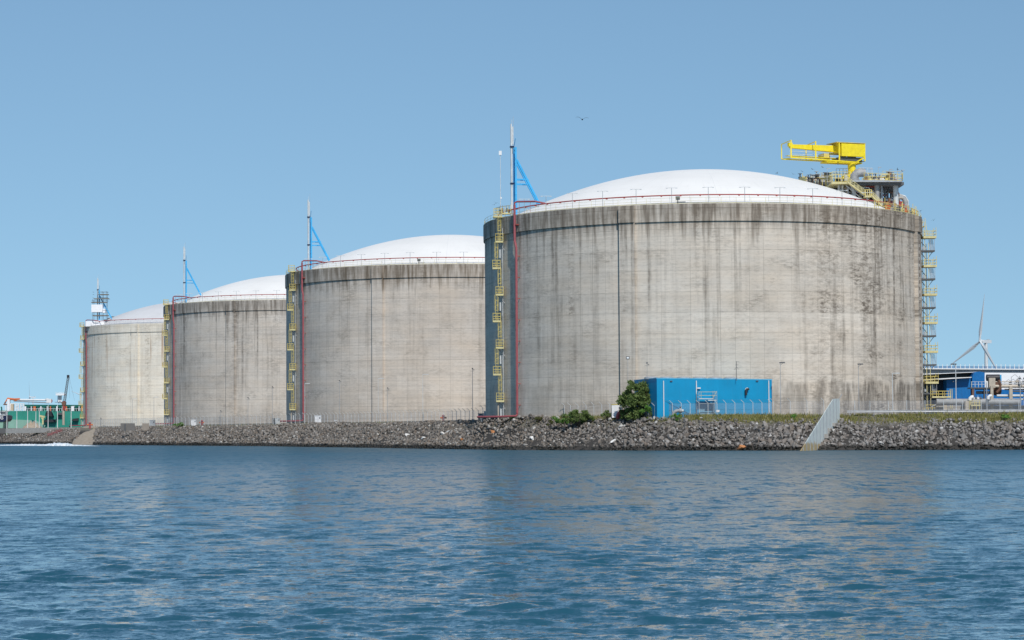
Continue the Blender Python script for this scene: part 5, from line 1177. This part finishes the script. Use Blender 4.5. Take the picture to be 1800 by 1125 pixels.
# ------------------------------------------------------------------ wind turbines
def blade_mesh(L):
    m = MB(); n = 14; prof = []
    for k in range(n+1):
        t_ = k/n; ch = (.045*L if t_ < .06 else np.interp(t_, [.06, .2, .6, 1], [.05, .085, .042, .006])*L); th_ = np.interp(t_, [0, .06, .2, 1], [.045, .045, .022, .003])*L*.5
        z = t_*L; prof.append([V(-ch*.35, 0, z), V(ch*.1, -th_, z), V(ch*.65, 0, z), V(ch*.1, th_, z)])
    for a, b_ in zip(prof[:-1], prof[1:]):
        for k in range(4): j = (k+1) % 4; m.quad(a[k], a[j], b_[j], b_[k])
    m.poly(prof[-1]); return m
def turbine(px, py, Y, L, angs, label, yaw, tower_py=760, mt=M['turb']):
    H = P(px, py, Y); root = thing('wind_turbine', label, 'wind turbine', (H.x, H.y, 0), 0); h_ = H.z
    yv = V(math.sin(yaw), math.cos(yaw), 0)                      # nacelle runs back along this
    MB().tube([yv*.12*L, yv*.12*L + V(0, 0, h_-.02*L)], .05*L, 16, r2=.033*L).build('tower', mt, root, True)
    nb = MB().prism([V(-.03*L, -.02*L, h_-.035*L), V(.03*L, -.02*L, h_-.035*L), V(.03*L, -.02*L, h_+.03*L), V(-.03*L, -.02*L, h_+.03*L)], yv*.26*L).build('nacelle', mt, root)
    MB().box(V(0, 0, h_+.038*L)+yv*.2*L, (.05*L, .05*L, .015*L)).build('cooler', M['grey'], root)
    hub = MB().lathe([(.001, -.05*L), (.035*L, -.03*L), (.042*L, 0), (.035*L, .04*L), (.001, .05*L)], n=12).build('hub', mt, root, True); hub.location = V(0, 0, h_)-yv*.05*L; hub.rotation_euler = (rad(90), 0, -yaw)
    me = None
    for a in angs:
        if me is None: o = blade_mesh(L).build('blade', mt, root); me = o.data
        else: o = link('blade', me, root)
        o.rotation_mode = 'QUATERNION'
        dirv = V(math.cos(yaw)*math.sin(a), -math.sin(yaw)*math.sin(a), math.cos(a)); x_ = dirv.cross(yv).normalized(); y_ = dirv.cross(x_)
        o.rotation_quaternion = Matrix((x_, y_, dirv)).transposed().to_quaternion(); o.location = V(0, 0, h_)-yv*.09*L
turbine(1727, 600, 2100, 44.5, [rad(8), rad(238), rad(146)], 'white wind turbine rising behind the viaduct on the right', rad(48))
turbine(54.5, 698, 6300, 46, [rad(-13), rad(107), rad(227)], 'white wind turbine hub and blade above the green vessel deck', rad(70))
turbine(141.5, 693.5, 9000, 46, [rad(-70), rad(50), rad(170)], 'small wind turbine just left of the farthest tank', rad(20))

# ------------------------------------------------------------------ green vessel and left quay
YV = 1010.0; O = P(60, 760, YV); O.z = 0; root = thing('green_vessel', 'long green hulled vessel moored behind the left bank', 'ship', O)
prism_px([(-90, 775), (170, 775), (170, 722.5), (96, 723), (60, 722), (11, 722.5), (11, 733), (-90, 733)], YV, 40, 'hull', M['green'], root, O)
prism_px([(-90, 776), (60, 776), (80, 748), (62, 739), (12, 737), (-90, 738)], YV-1, 40, 'lower_hull', M['palegreen'], root, O)
prism_px([(42, 715.5), (170, 716.5), (170, 711.8), (42, 711.2)], YV+2, 26, 'upper_deck', M['darkgreen'], root, O)
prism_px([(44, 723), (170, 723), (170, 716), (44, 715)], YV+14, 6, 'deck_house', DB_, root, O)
for k in range(22): a = P(44+k*5.6, 718.5, YV+1)-O; MB().box(a+V(0, 0, -.1), (.5 if k % 3 else 1.1, .5, 2.4)).build('deck_post', M[['creamwhite', 'darkgreen', 'palegrey', 'orange', 'darkgreen'][k % 5]], root)
m = MB()
for k in range(40): a = P(12+k*3.7, 722.8, YV-.3)-O; m.bar(a, a+V(0, 0, 1.3), .08)
m.bar(P(12, 717.8, YV-.3)-O, P(158, 718.2, YV-.3)-O, .07).build('railing', M['white'], root)
MB().tube([P(0, 722.2, YV-1)-O, P(12, 722, YV-1)-O], .3, 6).build('pipe', M['green'], root)
prism_px([(79, 731), (93, 732), (93, 723), (82, 722.5)], YV-3, 5, 'winch', M['black'], root, O)
prism_px([(78, 742), (98, 742), (98, 737), (78, 738.5)], YV-2, 3, 'opening', M['black'], root, O)
prism_px([(126, 740), (137, 740), (137, 735), (128, 736)], YV-2, 3, 'opening', M['black'], root, O)
prism_px([(99, 729), (110, 729), (110, 725), (102, 725)], YV-2, 3, 'opening', M['darkgrey'], root, O)
m = MB()
for (x0, y0, x1, y1) in ((80, 722, 76, 742), (56, 723, 63, 733), (92, 722, 97, 733), (126, 726, 121, 742), (77, 728, 81, 721)): m.bar(P(x0, y0, YV-4)-O, P(x1, y1, YV-4)-O, .35)
m.build('deck_gear', M['green'], root)
O = P(76, 740, 930); O.z = 3; root = thing('yellow_davit', 'small yellow lifting post in front of the green vessel', 'crane', O)
MB().bar(P(75.5, 746, 930)-O, P(75.5, 734, 930)-O, .45).bar(P(70, 731, 930)-O, P(79, 733, 930)-O, .5).bar(P(70, 731, 930)-O, P(75, 737, 930)-O, .25).build('davit', M['pale_yellow'], root)
# loading arms, white frames
O = P(30, 740, 960); O.z = 3; root = thing('loading_arm', 'white and red loading arm lying horizontally over white frames above the green hull', 'crane', O)
q = lambda x, y: P(x, y+9.7, 960)-O
MB().tube([q(14, 691.5), q(34, 693), q(90, 693.6)], .42, 8).build('boom', M['white'], root); MB().tube([q(24, 695), q(60, 697), q(86, 698.4)], .26, 8).build('lower_boom', M['grey'], root)
MB().tube([q(13, 691), q(26, 692.4), q(35, 692)], .5, 8).bar(q(26, 694.5), q(34, 691.5), .45).bar(q(8, 700), q(13, 691), .3).build('red_section', M['orange'], root)
MB().box(q(86.5, 695), (2.1, 1.6, 1.7)).lathe([(.001, -.5), (.9, -.3), (.9, .3), (.001, .5)], q(83, 692.5), 10).build('boom_head', M['white'], root); MB().tube([q(90, 692.8), q(91.5, 695), q(90, 697.6)], .3, 6).build('hose', M['redring'], root)
m = MB()
for x in (10, 14.5, 18.5, 23, 28, 32.5, 36.5, 42): m.bar(q(x, 712), q(x, 699.5), .28)
for x in (28, 36.5): m.bar(q(x, 700), q(x+4.5, 711), .14).bar(q(x+4.5, 700), q(x, 711), .14)
m.bar(q(8, 700), q(43, 700), .2).build('frame', M['white'], root)
prism_px([(12.5, 722), (17, 722), (17, 701.5), (12.5, 701.5)], 959, 1.6, 'arm_tower', M['creamwhite'], root, O); prism_px([(19, 722), (23.5, 722), (23.5, 710), (19, 710)], 959.4, 1.6, 'arm_tower', paint('beige_paint', (.6, .48, .33), .6), root, O)
MB().bar(q(6, 701.3), q(14, 701.3), .35).bar(q(9, 701), q(9, 697), .3).build('jetty_deck', M['rust'], root)
O = P(105, 740, 955); O.z = 3; root = thing('control_tower', 'white control tower with wide top platform above the green vessel', 'tower', O); q = lambda x, y: P(x, y, 955)-O
prism_px([(97.5, 695), (113, 695), (113, 692.3), (112, 691.6), (98.5, 691.6)], 953, 4, 'cabin', M['creamwhite'], root, O)
m = MB()
for x in (103.5, 107.5): m.bar(q(x, 709), q(x, 695), .33)
for y in (698, 701.5, 705): m.bar(q(103.5, y), q(107.5, y-2.5), .15)
m.build('tower_leg', M['white'], root); prism_px([(101, 707), (106, 707), (105.5, 696), (101, 696)], 956, 2, 'stair_core', M['creamwhite'], root, O); prism_px([(96, 707.5), (113, 707.5), (113, 706.4), (96, 706.4)], 953, 5, 'gallery', M['grey'], root, O)
m = MB()
for k in range(7): m.bar(q(98+k*2.4, 692), q(98+k*2.4, 689.6), .07)
m.bar(q(98, 689.8), q(112.5, 689.8), .07).build('railing', M['white'], root)
O = P(111, 745, 760); O.z = gz(O.x, O.y); root = thing('lattice_crane', 'dark lattice boom crane leaning right beside the farthest tank', 'crane', O); q = lambda x, y, d=0: P(x, y, 760+d)-O
MB().bar(q(111.5, 747), q(111.5, 714), .42, 8).build('mast', M['sandpipe'], root); MB().bar(q(112.5, 721), q(112.5, 705), .55, 8).build('slew_section', M['redring'], root); MB().box(q(112.5, 709.5), (1.3, 1.2, 1.1)).build('cab', M['rust'], root); MB().bar(q(110.2, 746), q(110.2, 706), .12).build('cable_run', M['white'], root)
m = MB(); aL, aR, bL, bR = (111.3, 706), (115.2, 707), (118.2, 663), (121.2, 663.5)
for d in (-.5, .5): m.bar(q(*aL, d), q(*bL, d), .11).bar(q(*aR, d), q(*bR, d), .11)
for k in range(11):
    t0, t1 = k/11, (k+1)/11; l0 = [aL[i]+(bL[i]-aL[i])*t0 for i in (0, 1)]; r1 = [aR[i]+(bR[i]-aR[i])*t1 for i in (0, 1)]; r0 = [aR[i]+(bR[i]-aR[i])*t0 for i in (0, 1)]; l1 = [aL[i]+(bL[i]-aL[i])*t1 for i in (0, 1)]
    m.bar(q(*l0, -.5), q(*r1, -.5), .07).bar(q(*r0, .5), q(*l1, .5), .07).bar(q(*l0, 0), q(*r0, 0), .06)
m.build('boom', M['darkgrey'], root)
MB().box(q(119.8, 661.5), (.7, 1, .9)).tube([q(118.4, 665), q(119, 660.5), q(121.3, 660.5), q(121.5, 665)], .16, 6).build('boom_head', M['black'], root)
MB().bar(q(121.4, 662), q(131, 704), .03).bar(q(121.4, 662), q(122.5, 700), .025).build('hoist_rope', M['darkgrey'], root)
# tug at the left edge
YT = 800.0; O = P(2, 750, YT); O.z = 0; root = thing('tug', 'navy hulled tug bow with white lettering at the left edge of the photo', 'boat', O); q = lambda x, y, d=0: P(x, y, YT+d)-O
prism_px([(-70, 742), (8, 741), (11.8, 737), (12.3, 731), (8, 730), (0, 730), (-70, 731)], YT, 9, 'hull', M['navy'], root, O)
prism_px([(-70, 742), (6, 741.2), (2, 778), (-70, 778)], YT+.3, 8, 'lower_hull', M['palegreen'], root, O)
prism_px([(-70, 731), (10, 730.2), (10.5, 729.4), (-70, 730)], YT-.2, 9.2, 'bulwark', M['white'], root, O)
prism_px([(-60, 731), (8, 730), (8.4, 723.5), (-60, 724)], YT+1.5, 5, 'deckhouse', M['palegrey'], root, O)
prism_px([(-60, 723), (9.5, 723.3), (9.5, 722), (-60, 722)], YT+1, 6, 'bridge_roof', M['white'], root, O)
MB().tube([q(3, 722), q(2.8, 717), q(2, 715)], .25, 8).build('exhaust', M['darkgreen'], root); MB().box(q(4, 726, 1.2), (.9, .1, .6)).box(q(7, 726, 1.2), (.7, .1, .6)).build('window', M['darkgrey'], root)
fc = bpy.data.curves.new('lettering', 'FONT'); fc.body = 'S'; fc.size = 1.7; fc.extrude = .03; fo = bpy.data.objects.new('tmp', fc); COL.objects.link(fo); bpy.context.view_layer.update()
me = bpy.data.meshes.new_from_object(fo.evaluated_get(bpy.context.evaluated_depsgraph_get())); bpy.data.objects.remove(fo)
me.materials.clear(); me.materials.append(M['creamwhite']); o = link('lettering', me, root); o.location = q(2.2, 737.2, -.06); o.rotation_euler = (rad(90), 0, 0)
me2 = me.copy(); fc2 = bpy.data.curves.new('lettering', 'FONT'); fc2.body = 'R'; fc2.size = 1.7; fc2.extrude = .03; fo = bpy.data.objects.new('tmp', fc2); COL.objects.link(fo); bpy.context.view_layer.update()
me2 = bpy.data.meshes.new_from_object(fo.evaluated_get(bpy.context.evaluated_depsgraph_get())); bpy.data.objects.remove(fo)
me2.materials.clear(); me2.materials.append(M['creamwhite']); o = link('lettering', me2, root); o.location = q(-2.2, 737.2, -.06); o.rotation_euler = (rad(90), 0, 0)
# low quay wall, sand heap, red and white barriers
O = P(60, 758, 720); root = thing('quay_wall', 'low grey concrete wall along the left bank top', 'wall', (O.x, O.y, gz(O.x, O.y))); OO = Vector(root.location); q = lambda x, y: P(x, y, 722)-OO
MB().prism([q(-60, 762), q(10, 762), q(10, 752.5), q(-60, 753)][::-1], (0, 1, 0)).build('dark_section', paint('dark_concrete', (.11, .11, .11), .85), root)
MB().prism([q(10, 762), q(200, 758), q(200, 751), q(140, 752), q(50, 752), q(10, 754)][::-1], (0, .8, 0)).build('wall', paint('grey_wall_concrete', (.28, .28, .27), .85), root)
m = MB(); vs, fs = [], []
for i in range(25):
    for j in range(7):
        t_ = i/24; a = P(38+42*t_, 751, 800); hgt = 3.6*math.sin(math.pi*t_**.8)*math.cos((j/6-.5)*math.pi)*(1+.15*math.sin(i*1.9+j)); vs.append((a.x, 800+(j-3)*1.6, 3.8+max(hgt, 0)))
for i in range(24):
    for j in range(6): a = i*7+j; fs.append((a, a+7, a+8, a+1))
tag(np_mesh('sand_heap', vs, fs, SAND, True), 'low heap of pale sand in front of the green vessel', 'sand heap')
for k, (x, w_) in enumerate(((84, 6), (91, 6), (98, 6), (104, 5))):
    a = P(x, 756, 705); root = thing('barrier', ['leftmost red lattice barrier on the left bank', 'second red lattice barrier on the left bank', 'third red lattice barrier on the left bank', 'rightmost red lattice barrier on the left bank'][k], 'barrier', (a.x, a.y, gz(a.x, a.y)), 0, 'red barriers on the left bank')
    m = MB(); W2 = w_*705/F
    for e in np.linspace(0, W2, 5): m.bar(V(e, 0, 0), V(e, 0, 1.1), .07)
    m.bar(V(0, 0, 1.1), V(W2, 0, 1.1), .08).bar(V(0, 0, .4), V(W2, 0, 1.0), .07).build('frame', M['red'], root)
root = thing('timber_screen', 'brownish board screen at the fence between ramp and grey cabinet', 'fence', (P(222, 752, 626).x, 626, gz(-107, 626))); OO = Vector(root.location)
for k, (x0, x1, mt) in enumerate(((212, 237, 'rust'), (250, 262, 'wood'))): MB().prism([P(x0, 757, 626)-OO, P(x1, 757, 626)-OO, P(x1, 744, 626)-OO, P(x0, 744, 626)-OO][::-1], (0, .15, 0)).build('board', paint('dull_board', (.17, .16, .15) if k == 0 else (.3, .26, .22), .85), root)
MB().box(P(220, 752, 625.7)-OO, (.3, .2, 2.2)).build('post', M['darkgrey'], root)

# ------------------------------------------------------------------ gulls
def gull(p, span, label, bank=0.0, up=.25, rz=0.0):
    bm = bmesh.new(); n = 12
    secs = [(-.5, .0, .02, .1), (-.3, .0, .06, .14), (-.1, .0, .09, .16), (.12, .0, .09, .16), (.3, .01, .06, .1), (.42, .02, .035, .05), (.5, .0, .005, .01)]
    rings = []
    for x, z, rz_, ry in secs: rings.append([bm.verts.new((ry*.35*math.cos(a), x*.42, z+rz_*.6*math.sin(a))) for a in [2*math.pi*k/8 for k in range(8)]])
    for r0, r1 in zip(rings[:-1], rings[1:]):
        for k in range(8): bm.faces.new((r0[k], r0[(k+1) % 8], r1[(k+1) % 8], r1[k]))
    for s_ in (-1, 1):
        prev = None
        for x, y, z, c_ in ((.03, .04, .02, .1), (.22, .09, .02+up*.32, .09), (.36, .04, .02+up*.36, .07), (.5, -.04, .02+up*.22, .01)):
            cur = [bm.verts.new((s_*x, y+c_*.6, z)), bm.verts.new((s_*x, y-c_*.6, z)), bm.verts.new((s_*x, y, z+.012))]
            if prev:
                for k in range(3): bm.faces.new((prev[k], prev[(k+1) % 3], cur[(k+1) % 3], cur[k]))
            prev = cur
    me = bpy.data.meshes.new('gull'); bm.to_mesh(me); bm.free(); me.materials.append(M['bird']); o = link('gull', me); o.location = p; o.scale = (span,)*3; o.rotation_euler = (0, bank, rz); tag(o, label, 'bird'); return o
gull(P(1023.5, 210, 210), 1.25, 'single dark gull gliding in the open sky above the nearest tank', .08, .42)
for k, (x, y, b_) in enumerate(((1394, 306, .4), (1410, 301.5, .4), (1428, 297.5, .35), (1446, 294, .3), (1473, 288.5, -.2), (1578, 298, .5), (1586, 301, -.5), (1366, 304.5, .3), (1618, 371, .2), (1641, 387, .3), (869, 360, .4), (872, 357, -.3))):
    gull(P(x, y, 440), 1.0, ['lowest of the small gulls over the dome left of the crane base', 'second small gull from the left over the dome beside the crane', 'third small gull from the left under the crane boom', 'fourth small gull under the crane boom', 'small gull right under the boom close to the crane pedestal', 'gull above the right end of the pump platform railing', 'rightmost gull above the pump platform', 'tiny gull low over the dome, leftmost of the flock',
         'gull above the rim at the right edge of the nearest tank', 'gull beside the top of the stair tower', 'gull above the left rim of the nearest tank', 'upper gull above the left rim of the nearest tank'][k], b_, .3, .3*k)
